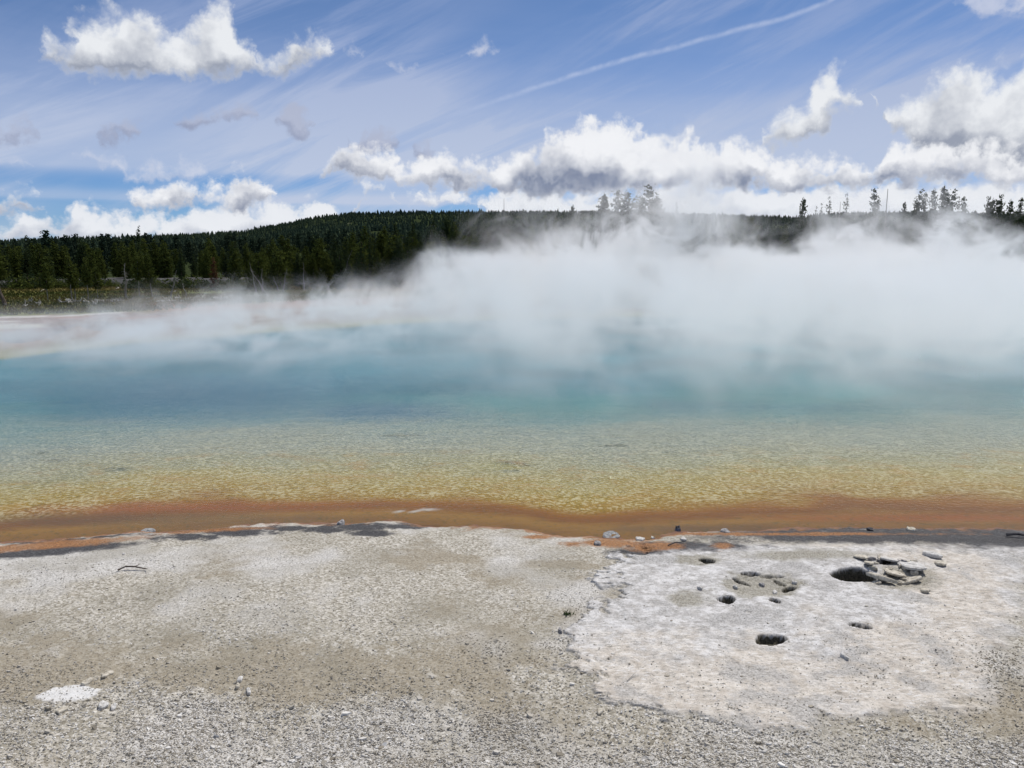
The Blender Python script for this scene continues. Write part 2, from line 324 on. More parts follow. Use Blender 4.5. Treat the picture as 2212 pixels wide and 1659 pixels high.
cream = sst(fbm(X, Y, 1.0, 3, 0.5, 60) + 0.40 * blob(720, 685, 190, 42, .7, .4) + 0.25 * blob(960, 640, 80, 70, .8, .4), 0.52, 0.78)
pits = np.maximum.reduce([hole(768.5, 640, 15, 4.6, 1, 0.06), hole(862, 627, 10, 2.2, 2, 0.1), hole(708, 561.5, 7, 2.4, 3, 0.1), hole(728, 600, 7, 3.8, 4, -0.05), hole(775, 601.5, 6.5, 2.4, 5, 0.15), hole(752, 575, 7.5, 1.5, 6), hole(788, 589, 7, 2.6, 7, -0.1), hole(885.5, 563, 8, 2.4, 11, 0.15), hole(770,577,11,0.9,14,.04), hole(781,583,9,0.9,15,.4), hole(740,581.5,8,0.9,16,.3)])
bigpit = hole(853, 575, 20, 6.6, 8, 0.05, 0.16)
dip = np.maximum(blob(760, 587, 34, 10, .4, .3, 4), blob(895, 580, 36, 9, .5, .4, 6))
micro = (fbm(X, Y, 14, 3, 0.6) - 0.5)
crk = np.abs(fbm(X, Y, 2.6, 4, 0.6, 77) - 0.5)
cracks = (1 - sst(crk, 0.0, 0.006)) * crust * sst(fbm(X, Y, 1.3, 2, .5, 31), 0.52, 0.6)
steps = np.floor(fbm(X, Y, 1.9, 5, 0.62, 55) * 9) / 9.0
landm = sst(S, -0.05, 0.25)
rowf = 0.35 + 0.65 * sst(PY, 590, 720)
ROUGH = landm * rowf * (micro * 0.022 * (1 - 0.35 * crust) + (fbm(X, Y, 30, 2) - 0.5) * 0.016 * (1 - 0.5 * crust) + (fbm(X, Y, 3.1, 3) - .5) * 0.014)
Z2 = Z + ROUGH + crust * steps * 0.035 - 0.085 * pits - 0.19 * bigpit - 0.03 * dip - 0.02 * cracks + plate * 0.008 + orange * 0.0
Z2 = np.where(S > 0.05, np.maximum(Z2, 0.012) if False else Z2, Z2)
PXv, PYv = PX, PY
NG = (X, Y, Z2)
def ground_z(x, y):
    i = int(np.clip(np.searchsorted(xs, x), 1, len(xs) - 1)); j = int(np.clip(np.searchsorted(ys, y), 1, len(ys) - 1))
    return float(Z2[j, i])
def seat(px, py):
    z = 0.1
    for _ in range(4):
        x, y = G(px, py, z); z = ground_z(x, y) if y < 13.2 else 0.0
    return x, y, z

def crust_material():
    m, t, out = material('sinter_ground')
    pos = t.n('ShaderNodeNewGeometry').outputs['Position']
    n1 = t.noise(pos, 42, 5, 0.7); n2 = t.noise(pos, 9, 4, 0.6); n3 = t.noise(pos, 110, 3, 0.6); n0 = t.noise(pos, 2.2, 4, 0.6)
    vor = t.n('ShaderNodeTexVoronoi', {'Vector': pos, 'Scale': 46, 'Randomness': 1.0}); cell = t.sep(vor.outputs['Color'])[0]
    grit = t.ramp(cell, [(0.0, (0.22, 0.195, 0.15)), (0.3, (0.36, 0.33, 0.27)), (0.65, (0.48, 0.445, 0.38)), (1.0, (0.66, 0.625, 0.565))])
    brown = t.mix(t.sm(n1, 0.35, 0.65), (0.20, 0.165, 0.115), (0.36, 0.31, 0.23))
    brown = t.mix(t.m('MULTIPLY', cell, 0.45), brown, (0.46, 0.42, 0.34))
    col = t.mix(t.m('MULTIPLY', t.attr('brown'), 0.85), grit, brown)
    pale = t.mix(t.sm(n1, 0.36, 0.62), (0.38, 0.36, 0.33), (0.72, 0.70, 0.67))
    col = t.mix(t.m('MULTIPLY', t.attr('pale'), 0.85), col, pale)
    big = t.noise(pos, 0.8, 4, 0.6); col = t.mix(t.sm(big, 0.45, 0.66, 0, 0.45), col, (0.27, 0.245, 0.19))
    dk = t.sm(n1, 0.42, 0.30)
    col = t.mix(t.m('MULTIPLY', dk, 0.35), col, (0.12, 0.11, 0.09))
    cr = t.mix(t.sm(n2, 0.35, 0.65), (0.47, 0.45, 0.43), (0.71, 0.695, 0.685))
    cr = t.mix(t.m('MULTIPLY', t.attr('cream'), 1.0), cr, t.mix(t.sm(n2, .3, .7), (0.50, 0.445, 0.38), (0.70, 0.65, 0.585)))
    cr = t.mix(t.m('MULTIPLY', t.sm(n1, 0.44, 0.36), 0.6), cr, (0.33, 0.31, 0.28))
    flk = t.noise(t.vm('MULTIPLY', pos, (0.7, 2.0, 1)), 16, 5, 0.7); cr = t.mix(t.m('MULTIPLY', t.sm(flk, 0.435, 0.38), 0.6), cr, (0.24, 0.225, 0.20)); cr = t.mix(t.m('MULTIPLY', t.sm(flk, 0.55, 0.62), 0.6), cr, (0.80, 0.79, 0.78))  # dark flecks put the shadow lines of flaky ledges into the colour
    cr = t.mix(t.m('MULTIPLY', t.sm(n0, 0.49, 0.62), 0.7), cr, t.mix(t.sm(n1, .38, .6), (0.24, 0.23, 0.215), (0.52, 0.505, 0.49)))
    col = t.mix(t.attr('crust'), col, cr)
    gp = t.mix(t.sm(n1, 0.35, 0.65), (0.19, 0.175, 0.135), (0.44, 0.41, 0.34))
    col = t.mix(t.m('MULTIPLY', t.attr('greyp'), 0.85), col, gp)
    col = t.mix(t.attr('plate'), col, t.mix(t.sm(n1, .3, .5), (.52, .50, .47), (0.74, 0.73, 0.715)))
    w_ = t.mix(t.sm(n1, 0.40, 0.70), (0.022, 0.022, 0.026), (0.085, 0.083, 0.088))
    w_ = t.mix(t.m('MULTIPLY', t.sm(n3, 0.62, 0.68), t.sm(n2, .4, .6)), w_, (0.5, 0.5, 0.5))
    col = t.mix(t.m('MULTIPLY', t.attr('wet'), 0.95), col, w_)
    og = t.mix(t.sm(n1, 0.35, 0.65), (0.15, 0.062, 0.022), (0.42, 0.195, 0.070))
    og = t.mix(t.sm(n3, 0.60, 0.66), og, (0.5, 0.36, 0.22))
    col = t.mix(t.m('MULTIPLY', t.attr('orange'), 0.92), col, og)
    col = t.mix(t.m('MULTIPLY', t.attr('pit'), 1.0), col, t.mix(t.sm(n1, .3, .7), (0.035, 0.031, 0.022), (0.13, 0.115, 0.08)))  # hole shade painted in: pit interiors coloured much darker than the crust
    mud0 = t.mix(t.sm(t.noise(t.vm('MULTIPLY', pos, (1, 3, 1)), 3, 5, .6), .3, .7), (0.27, 0.115, 0.04), (0.42, 0.22, 0.085))
    col = t.mix(t.attr('sub'), col, t.mix(1.0, mud0, (.72, .72, .8), 'MULTIPLY'))
    h = t.m('ADD', t.m('MULTIPLY', n1, 0.6), t.m('ADD', t.m('MULTIPLY', n3, 0.3), t.m('MULTIPLY', cell, 0.35)))
    ter = t.noise(t.vm('MULTIPLY', pos, (0.8, 1.25, 1)), 2.6, 7, 0.66); ter = t.m('DIVIDE', t.m('FLOOR', t.m('MULTIPLY', ter, 16.0)), 16.0)
    h = t.m('ADD', h, t.m('MULTIPLY', t.m('MULTIPLY', ter, t.sm(t.attr('crust'), 0, 1, 1.5, 7.0, 'LINEAR')), 1.0))
    bump = t.n('ShaderNodeBump', {'Strength': 0.9, 'Distance': 0.011, 'Height': h})
    rough = t.sm(t.attr('wet'), 0, 1, 0.92, 0.8, 'LINEAR')
    b = t.n('ShaderNodeBsdfPrincipled', {'Base Color': col, 'Roughness': rough, 'Normal': bump.outputs[0], 'Specular IOR Level': 0.25})
    t.set(out.inputs['Surface'], b.outputs[0])
    return m
M_GROUND = crust_material()
sub = 1 - sst(S, -0.02, 0.10)
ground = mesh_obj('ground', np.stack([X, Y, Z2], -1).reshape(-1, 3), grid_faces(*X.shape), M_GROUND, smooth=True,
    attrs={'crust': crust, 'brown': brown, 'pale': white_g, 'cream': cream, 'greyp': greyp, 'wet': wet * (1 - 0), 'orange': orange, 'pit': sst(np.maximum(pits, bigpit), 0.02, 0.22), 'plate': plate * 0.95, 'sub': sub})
tag(ground, 'pale sinter ground of white crust and grey grit in front of the pool', None, None, 'structure')

# gravel chips lying over the grit: one uncountable mass
def chips(n):
    px = RNG.uniform(-40, 1064, n * 2); py = 548 + (RNG.random(n * 2) ** 0.72) * 232
    x = np.empty(n * 2); y = np.empty(n * 2)
    cx = (px - 512) / F_PX; v = (384 - py) / F_PX
    wy = math.cos(PITCH) + math.sin(PITCH) * v; wz = -math.sin(PITCH) + math.cos(PITCH) * v; k = (CAM_H - 0.12) / -wz
    x = cx * k; y = wy * k
    i = np.clip(np.searchsorted(xs, x), 1, len(xs) - 1); j = np.clip(np.searchsorted(ys, y), 1, len(ys) - 1)
    keep = RNG.random(n * 2) > (0.90 * crust[j, i] + 0.7 * wet[j, i] + (S[j, i] < 0.0) + pits[j, i] + 0.8 * plate[j, i] + bigpit[j, i])
    keep &= RNG.random(n * 2) < (0.30 + 0.8 * white_g[j, i] + 0.15 * (py > 660) - 0.2 * brown[j, i]) * (0.28 + 0.72 * sst(py, 600, 700)) * (0.35 + 0.65 * sst(fbm(x, y, 1.6, 4, .6, 90), .42, .56))
    idx = np.nonzero(keep)[0][:n]; x, y, i, j = x[idx], y[idx], i[idx], j[idx]; n = len(idx)
    z = Z2[j, i]; s = 0.004 + 0.0065 * RNG.random(n) ** 2.0 + 0.012 * (RNG.random(n) > 0.975) * RNG.random(n) + 0.02 * (RNG.random(n) > 0.998)
    ang = RNG.uniform(0, 6.283, n)
    K_ = 5; V = np.zeros((n, K_ * 2, 3)); tilt = RNG.normal(0, 0.30, (n, 2)); th = s * RNG.uniform(0.18, 0.5, n)
    for q in range(K_):
        rr = s * RNG.uniform(0.6, 1.15, n); a = ang + 6.283 * q / K_ + RNG.normal(0, .15, n)
        dx = np.cos(a) * rr * 1.15; dy = np.sin(a) * rr * 0.85
        dz = dx * tilt[:, 0] + dy * tilt[:, 1]
        V[:, q] = np.stack([x + dx, y + dy, z + th + dz + 0.002], -1)
        V[:, q + K_] = np.stack([x + dx * 1.1, y + dy * 1.1, z + dz - 0.004], -1)
    b = (np.arange(n) * K_ * 2)[:, None]
    side = np.concatenate([b + np.array([[q, q + K_, (q + 1) % K_ + K_, (q + 1) % K_]]) for q in range(K_)])
    topf = np.concatenate([b + np.array([[0, 1, 2, 3]]), b + np.array([[0, 3, 4, 4]])])
    top1 = b + np.array([[0, 1, 2, 3]])
    # the fifth corner closes with a thin quad whose last two corners differ
    top2 = b + np.array([[3, 4, 0, 3]])
    faces = np.concatenate([side, top1])
    tn0 = RNG.random(n); sh_ = 1 - sst(S[j, i], 0.15, 0.4); tn0 = tn0 * (1 - 0.8 * sh_); me_tone = np.repeat(tn0, K_ * 2)
    br = np.repeat(np.clip(brown[j, i] + sh_, 0, 1), K_ * 2)
    return V.reshape(-1, 3), faces, b + np.array([[0, 3, 4]]), me_tone, br
V, F, F3, tone, brn = chips(110000)
m, t, out = material('gravel_chip')
tn = t.attr('tone'); pos = t.n('ShaderNodeNewGeometry').outputs['Position']
c = t.ramp(tn, [(0.0, (0.22, 0.19, 0.145)), (0.3, (0.42, 0.385, 0.32)), (0.65, (0.62, 0.585, 0.53)), (1.0, (0.86, 0.84, 0.81))])
c = t.mix(t.m('MULTIPLY', t.attr('brown'), 0.55), c, (0.33, 0.28, 0.20))
c = t.mix(t.m('MULTIPLY', t.noise(pos, 90, 3), 0.4), c, (0.3, 0.28, 0.25))
b = t.n('ShaderNodeBsdfPrincipled', {'Base Color': c, 'Roughness': 0.9, 'Specular IOR Level': 0.2}); t.set(out.inputs['Surface'], b.outputs[0])
M_CHIP = m
nq = len(F)
me = bpy.data.meshes.new('gravel'); me.vertices.add(len(V)); me.vertices.foreach_set('co', V.astype(np.float32).ravel())
lv = np.concatenate([F.ravel(), F3.ravel()]).astype(np.int32); me.loops.add(len(lv)); me.loops.foreach_set('vertex_index', lv)
me.polygons.add(nq + len(F3)); me.polygons.foreach_set('loop_start', np.concatenate([np.arange(nq) * 4, nq * 4 + np.arange(len(F3)) * 3]).astype(np.int32))
me.polygons.foreach_set('loop_total', np.concatenate([np.full(nq, 4), np.full(len(F3), 3)]).astype(np.int32)); me.update(calc_edges=True)
me.polygons.foreach_set('use_smooth', np.zeros(len(me.polygons), dtype=bool))
for k_, a_ in (('tone', tone), ('brown', brn)):
    at = me.attributes.new(k_, 'FLOAT', 'POINT'); at.data.foreach_set('value', a_.astype(np.float32))
me.materials.append(M_CHIP)
gravel = bpy.data.objects.new('gravel', me); COL.objects.link(gravel)
tag(gravel, 'loose pale gravel chips scattered over the grey grit', 'gravel', None, 'stuff')

# ---------------------------------------------------------------- pool bed and water
bx = axis(-12, 12, 0.12, (-220, 220), 1.10); by = [11.0]
st_ = 0.10
while by[-1] < 130: by.append(by[-1] + st_); st_ *= 1.014
by = np.array(by); BX, BY = np.meshgrid(bx, by)
sd_ = BY - near_shore(BX)
BZ = -0.02 - 0.04 * np.clip(sd_, 0, 6) - 0.06 * np.clip(sd_ - 6, 0, 12)
BZ = np.where(sd_ < 0, -0.35, BZ)
fs = far_shore(BX) - BY; BZ = np.maximum(BZ, -0.05 - 0.22 * np.clip(fs, 0, 40)) 
BZ = np.where(fs < 0, -0.4, BZ); BZ = np.where(sd_ < 0.0, -0.5, np.where(sd_ < 0.3, -0.06, BZ))
PX, PY = to_px(BX, BY, BZ * 0); X, Y = BX, BY
warp = (fbm(BX, BY, 0.35, 4, 0.5) - 0.5) * 1.5 + (fbm(BX, BY, 1.3, 4, 0.5) - 0.5) * 0.9
leftw = np.interp(PX, [0, 200, 400, 512, 700, 1024], [0.95, 0.9, 1.02, 1.0, 0.95, 0.86])
band = (sd_ + warp * np.clip(sd_ / 2.0, 0.15, 1)) * leftw
dark1 = np.maximum.reduce([blob(514, 453, 17, 2.2, .35, .5, 1, 0.12), blob(117, 459, 14, 1.8, .35, .5, 2), blob(512, 462, 9, 1.3, .4, .5), blob(618, 432, 14, 1.6, .5, .5, 3), blob(55, 447, 10, 1.6, .5, .5, 4), blob(400, 421, 18, 1.6, .5, .5, 5), blob(670, 441, 8, 1.4, .5, .5, 6), blob(40,437,8,1.5,.5,.5,7)])
olive = blob(500, 457, 22, 5, .7, .4, 1)
white1 = np.maximum(blob(425, 507, 13, 1.3, .4, .7, 9, -0.12), blob(398, 508.5, 6, 1.0, .4, .6, 9))
browng = np.maximum(blob(120, 516, 190, 7, .7, .35, 2), blob(690, 526, 90, 4, .7, .4, 3))
redm = np.maximum(blob(60, 503, 260, 6, .8, .4, 2), blob(930, 515, 150, 4, .7, .4, 3))
deep = np.maximum.reduce([blob(200, 372, 150, 26, .8, .4, 3), blob(370, 390, 80, 12, .8, .5, 4)])
teal = np.maximum.reduce([blob(800, 368, 120, 26, .9, .5, 5), blob(560, 380, 90, 14, .9, .5, 6)])
m, t, out = material('pool_bed')
pos = t.n('ShaderNodeNewGeometry').outputs['Position']
bd = t.attr('band'); n1 = t.noise(pos, 14, 4, 0.65); n2 = t.noise(pos, 2.5, 4, 0.6)
n3 = t.noise(t.vm('MULTIPLY', pos, (0.5, 2.2, 1)), 4, 5, 0.6)
n4 = t.noise(t.vm('MULTIPLY', pos, (0.6, 1, 1)), 0.35, 4, .6)
bb = t.m('ADD', t.m('ADD', bd, t.m('MULTIPLY', t.m('SUBTRACT', n3, 0.5), 0.7)), t.m('MULTIPLY', t.m('MULTIPLY', t.m('SUBTRACT', n4, 0.5), 9.0), t.sm(bd, 3, 11)))
c = t.ramp(t.m('DIVIDE', bb, 20.0), [(0.0, (0.20, 0.105, 0.030)), (0.03, (0.28, 0.155, 0.035)), (0.050, (0.20, 0.090, 0.018)), (0.066, (0.25, 0.110, 0.015)), (0.090, (0.28, 0.165, 0.012)), (0.13, (0.30, 0.20, 0.020)), (0.175, (0.30, 0.225, 0.045)), (0.225, (0.255, 0.230, 0.11)), (0.30, (0.22, 0.228, 0.17)), (0.42, (0.19, 0.225, 0.195)), (0.58, (0.11, 0.20, 0.20)), (0.82, (0.025, 0.165, 0.19)), (1.0, (0.035, 0.20, 0.27))])
c = t.mix(t.m('MULTIPLY', t.attr('redm'), t.sm(bb, 2.6, 1.6, 0, 0.6)), c, (0.27, 0.085, 0.022))
c = t.mix(t.m('MULTIPLY', t.attr('browng'), 0.6), c, (0.14, 0.09, 0.045))
c = t.mix(t.m('MULTIPLY', t.attr('olive'), 0.55), c, (0.22, 0.20, 0.045))
c = t.mix(t.m('MULTIPLY', t.attr('dark'), 0.8), c, (0.055, 0.065, 0.035))
c = t.mix(t.m('MULTIPLY', t.attr('white'), 0.7), c, (0.55, 0.56, 0.56))
c = t.mix(t.m('MULTIPLY', t.attr('deep'), 0.9), c, (0.008, 0.10, 0.17))
c = t.mix(t.m('MULTIPLY', t.attr('teal'), 0.65), c, (0.02, 0.19, 0.20))
pn = t.noise(t.vm('MULTIPLY', pos, (0.5, 1.0, 1)), 0.22, 4, .6); c = t.mix(t.m('MULTIPLY', t.sm(pn, .45, .62), t.sm(bd, 10, 14, 0, .6)), c, (0.012, 0.115, 0.165))
# far rim of the pool carries the same rust and yellow mats
fr = t.attr('far'); c = t.mix(t.sm(fr, 12, 7), c, (0.33, 0.31, 0.20)); c = t.mix(t.sm(fr, 6, 2), c, (0.32, 0.18, 0.11))
caustic_spk = t.m('MULTIPLY', t.sm(t.m('ADD', n1, t.m('MULTIPLY', n2, 0.2)), 0.60, 0.68), t.sm(bd, 1.2, 2.2))  # caustic light speckle from the ripples, painted into the bed colour
c = t.mix(t.m('MULTIPLY', t.m('MULTIPLY', caustic_spk, t.sm(bd, 18, 5)), 0.48), c, (0.66, 0.62, 0.45))
c = t.mix(t.m('MULTIPLY', t.m('MULTIPLY', t.sm(n1, 0.45, 0.36), t.sm(bd, 18, 5)), 0.5), c, (0.10, 0.09, 0.03))  # dark half of the ripple light pattern, also painted on the bed
c = t.mix(t.m('MULTIPLY', t.m('MULTIPLY', t.sm(t.noise(pos, 1.5, 5, .65), .5, .7), t.sm(bd, 1.8, 2.6)), t.m('MULTIPLY', t.sm(bd, 7, 4), .5)), c, (0.36, 0.20, 0.04))
b = t.n('ShaderNodeBsdfDiffuse', {'Color': c}); t.set(out.inputs['Surface'], b.outputs[0])
bed = mesh_obj('pool_bed', np.stack([BX, BY, BZ], -1).reshape(-1, 3), grid_faces(*BX.shape), m, smooth=True,
    attrs={'band': band, 'dark': dark1, 'olive': olive, 'white': white1, 'browng': browng, 'redm': redm, 'deep': deep, 'teal': teal, 'far': fs + warp * 1.5})
tag(bed, 'pool floor coloured in bands of orange, yellow, grey and turquoise', None, None, 'structure')
m, t, out = material('hot_spring_water')
pos = t.n('ShaderNodeNewGeometry').outputs['Position']
wa = t.noise(t.vm('MULTIPLY', pos, (0.9, 1.1, 1)), 13.0, 3, 0.6, 0.2)
wb = t.noise(t.vm('MULTIPLY', pos, (0.35, 1.3, 1)), 2.0, 3, 0.5, 0.3)
sp = t.sep(pos); edge = t.sm(sp[1], 12.0, 14.5, 0.12, 1.0)
wh = t.m('MULTIPLY', t.m('ADD', t.m('MULTIPLY', wa, 0.030), t.m('MULTIPLY', wb, 0.02)), edge)
bump = t.n('ShaderNodeBump', {'Strength': 1.0, 'Distance': 1.0, 'Height': wh}).outputs[0]
fres = t.n('ShaderNodeFresnel', {'IOR': 1.33, 'Normal': bump}).outputs[0]
gl = t.n('ShaderNodeBsdfGlossy', {'Color': (1, 1, 1), 'Roughness': 0.04, 'Normal': bump}).outputs[0]
tr = t.n('ShaderNodeBsdfTransparent', {'Color': (0.97, 0.99, 0.98)}).outputs[0]
mx = t.n('ShaderNodeMixShader', {0: t.m('MULTIPLY', fres, 0.62), 1: tr, 2: gl}); t.set(out.inputs['Surface'], mx.outputs[0])
water = mesh_obj('water', [(-220, 8, 0), (220, 8, 0), (220, 130, 0), (-220, 130, 0)], [(0, 1, 2, 3)], m)
tag(water, 'rippled clear hot spring water, turquoise in the middle', None, None, 'structure')

# ---------------------------------------------------------------- far ground, hills
sky_line = [(-500,236),(-200,238),(0,237),(93,234),(185,231.5),(241,228),(278,222),(300,217),(324,213),(352,210),(417,208.5),(509,208.5),(592,208.5),(648,209),(741,212.5),(796,214),(833,210),(880,209),(926,209),(1024,211),(1200,214),(1500,220)]
hl = np.array([AZEL(*p) for p in sky_line])
az_ = np.linspace(R(-62), R(62), 520); dd = np.concatenate([np.geomspace(40, 130, 130), np.geomspace(131, 2600, 150)])
AZ, D = np.meshgrid(az_, dd)
D0 = 210.0; D1 = 1700.0
def far_z(x, y):
    d = np.hypot(x, y); a = np.arctan2(x, y)
    e = np.interp(a, hl[:, 0], hl[:, 1])
    s = np.clip((d - D0) / (D1 - D0), 0, 1)
    e0 = -math.atan(CAM_H / D0)
    prof = s ** 0.42
    rise = CAM_H + d * np.tan(e0 + (e - e0) * prof) - 9.0 * sst(s, 0.0, 0.5)
    z = np.where(d < D0, 0.0, rise)
    z = np.where(d > D1, CAM_H + D1 * np.tan(e) - 9.0 - (d - D1) * 0.12, z)
    z = z + sst(d, 300, 700) * (fbm(x, y, 0.006, 4, 0.5, 3) - 0.5) * 22 * (1 - sst(s, 0.75, 1.0)) * (d < D1 + 1e3)
    right = sst(a, 0.10, 0.45) * sst(d, 95, 135) * (1 - sst(d, 260, 420))
    z = np.where(d < 420, np.maximum(z, 0) + right * 2.3, z)
    z = z + sst(d, 75, 90) * (1 - sst(d, 300, 600)) * (fbm(x, y, 0.05, 3, 0.5, 8) - 0.5) * 0.5
    f = y - far_shore(x) + (fbm(x, y, 0.12, 4, .5, 2) - .5) * 3
    return np.where(f < 8, np.minimum(z, np.where(f > 0, 0.03 + f * 0.012, np.maximum(f * 0.6, -9))), z + 0.12)
X = D * np.sin(AZ); Y = D * np.cos(AZ); Z = far_z(X, Y)
PX, PY = to_px(X, Y, Z)
F_ = Y - far_shore(X)
n_w = fbm(X, Y, 0.10, 4, .5, 2)
edge_row = np.interp(PX, [-400, 0, 100, 150, 240, 320, 450, 1024], [330, 318, 315, 312, 305, 300, 296, 285])
grass = 1 - sst(PY + (fbm(X, Y, 0.25, 4) - .5) * 5, edge_row - 2, edge_row)
grass *= 1 - sst(PX + (PY - 290) * 2, 800, 960)
orangef = blob(190, 306.5, 60, 4.5, .5, .4, 3) + blob(330, 306, 70, 4, .7, .5, 3)
rust = sst(fbm(X, Y, 0.08, 4, .55, 12), 0.45, 0.66)
def streak(x0, y0, x1, y1, w_):
    tt = np.clip((PX - x0) / (x1 - x0), 0, 1); yy = y0 + (y1 - y0) * tt
    return (1 - sst(np.abs(PY - yy) + (fbm(X, Y, 1.2, 3) - .5) * 0.9, w_ * 0.6, w_)) * sst(PX, x0 - 4, x0) * (1 - sst(PX, x1 - 12, x1))
sinter = np.maximum.reduce([streak(-300, 324, 55, 316, 1.1), streak(-300, 330, 25, 321, 1.0), streak(-300, 336, 50, 325.5, 2.6), streak(55, 316.5, 130, 312, 0.8), streak(160, 301, 300, 295, 0.7), streak(270, 296, 420, 291, 0.9),
    sst(PX, 900, 990) * (1 - sst(F_, 60, 70)) * sst(F_, 8, 14)])
m, t, out = material('meadow_ground')
pos = t.n('ShaderNodeNewGeometry').outputs['Position']
n1 = t.noise(pos, 1.2, 5, 0.65); n2 = t.noise(pos, 0.12, 4, 0.6); n3 = t.noise(pos, 6, 3, 0.6)
g = t.mix(t.sm(n1, 0.35, 0.68), (0.085, 0.105, 0.032), (0.17, 0.18, 0.065))
g = t.mix(t.m('MULTIPLY', t.attr('rust'), 0.55), g, (0.13, 0.085, 0.028))
p = t.mix(t.sm(n1, 0.35, 0.65), (0.16, 0.105, 0.10), (0.30, 0.235, 0.22)); p = t.mix(t.sm(n2, .5, .6), p, (0.27, 0.12, 0.085))
c = t.mix(t.attr('grass'), p, g)
c = t.mix(t.m('MULTIPLY', t.attr('orange'), 0.8), c, (0.26, 0.085, 0.03))
c = t.mix(t.attr('sinter'), c, t.mix(t.sm(n3, .4, .6), (0.36, 0.34, 0.31), (0.58, 0.56, 0.53)))
ff = t.mix(t.sm(n1, .3, .7), (0.022, 0.034, 0.014), (0.05, 0.062, 0.028)); ff = t.mix(t.m('MULTIPLY', t.sm(t.noise(pos, .03, 4), .66, .72), .5), ff, (0.16, 0.15, 0.13))
c = t.mix(t.attr('woods'), c, ff)
b = t.n('ShaderNodeBsdfDiffuse', {'Color': c}); t.set(out.inputs['Surface'], b.outputs[0])
woods = sst(D, 125, 160)
allv = np.stack([X, Y, Z], -1); nsplit = int(np.searchsorted(dd, 210)) + 1
at_all = {'grass': grass, 'orange': orangef, 'rust': rust, 'sinter': sinter, 'woods': woods}
mo = mesh_obj('meadow', allv[:nsplit].reshape(-1, 3), grid_faces(nsplit, len(az_)), m, smooth=True, attrs={k: v[:nsplit] for k, v in at_all.items()})
tag(mo, 'marshy green and rust meadow with pale sinter streaks beyond the pool', None, None, 'structure')
ho = mesh_obj('hills', allv[nsplit - 1:].reshape(-1, 3), grid_faces(len(dd) - nsplit + 1, len(az_)), m, smooth=True, attrs={k: v[nsplit - 1:] for k, v in at_all.items()})
tag(ho, 'long low wooded hills closing the view', None, None, 'structure')
def fz(x, y): return float(far_z(np.array([x]), np.array([y]))[0])
def on_row(px, py, dz=0.0):
    """point of the far ground that sits under a place in the view"""
    x, y = G(px, py, 0.0)
    for _ in range(5):
        x, y = G(px, py, min(fz(x, y), 2.6))
    return x, y, fz(x, y)
def at_dist(px, d):
    a = AZEL(px, 254)[0]; x, y = d * math.sin(a), d * math.cos(a)
    return x, y, fz(x, y)
# road across the back of the meadow
m, t, out = material('road_surface')
pos = t.n('ShaderNodeNewGeometry').outputs['Position']
c = t.mix(t.noise(pos, 2, 4, .7), (0.07, 0.07, 0.072), (0.13, 0.128, 0.125)); b = t.n('ShaderNodeBsdfDiffuse', {'Color': c}); t.set(out.inputs['Surface'], b.outputs[0])
rv = []
for px in range(-260, 300, 10):
    x, y, z = at_dist(px, 119 + 3 * math.sin(px / 60)); d = math.hypot(x, y)
    for k_ in (0.992, 1.0, 1.07, 1.08):
        rv.append((x * k_, y * k_, fz(x * k_, y * k_) + (0.02 if k_ in (0.992, 1.08) else 0.62)))
nr = len(rv) // 4
road = mesh_obj('road', rv, grid_faces(nr, 4), m); tag(road, 'grey road on a low bank at the back of the meadow', None, None, 'structure')

# ---------------------------------------------------------------- trees
def foliage_mat(name, c0, c1, hue=0.0):
    m, t, out = material(name)
    oi = t.n('ShaderNodeObjectInfo').outputs['Random']; pos = t.n('ShaderNodeNewGeometry').outputs['Position']
    c = t.mix(t.sm(t.noise(pos, 1.6, 3, 0.6), 0.3, 0.7), c0, c1)
    c = t.mix(t.m('MULTIPLY', oi, 0.45), c, tuple(x * 1.5 for x in c1)); 
    c = t.mix(t.m('MULTIPLY', t.m('FRACT', t.m('MULTIPLY', oi, 7.3)), 0.5), c, c0)
    d = t.n('ShaderNodeBsdfDiffuse', {'Color': c}); tl = t.n('ShaderNodeBsdfTranslucent', {'Color': t.mix(0.5, c, (0.08, 0.10, 0.02))})
    mx = t.n('ShaderNodeMixShader', {0: 0.22, 1: d.outputs[0], 2: tl.outputs[0]}); t.set(out.inputs['Surface'], mx.outputs[0])
    return m
M_PINE = foliage_mat('pine_needles', (0.042, 0.060, 0.018), (0.105, 0.122, 0.030))
M_DARK = foliage_mat('dark_needles', (0.026, 0.042, 0.022), (0.052, 0.072, 0.032))
M_RED = foliage_mat('red_needles', (0.07, 0.030, 0.022), (0.13, 0.055, 0.035))
M_FAR = foliage_mat('far_needles', (0.020, 0.034, 0.020), (0.040, 0.060, 0.030))
def wood_mat(name, c0, c1, sc=6):
    m, t, out = material(name); pos = t.n('ShaderNodeTexCoord').outputs['Object']
    c = t.mix(t.sm(t.noise(t.vm('MULTIPLY', pos, (1, 1, 0.3)), sc, 4, .6), .3, .7), c0, c1)
    b = t.n('ShaderNodeBsdfDiffuse', {'Color': c}); t.set(out.inputs['Surface'], b.outputs[0]); return m
M_BARK = wood_mat('bark', (0.07, 0.055, 0.045), (0.17, 0.14, 0.115))
M_GREYWOOD = wood_mat('weathered_wood', (0.13, 0.12, 0.105), (0.28, 0.265, 0.24))
M_BLEACH = wood_mat('bleached_wood', (0.26, 0.245, 0.22), (0.50, 0.48, 0.44))
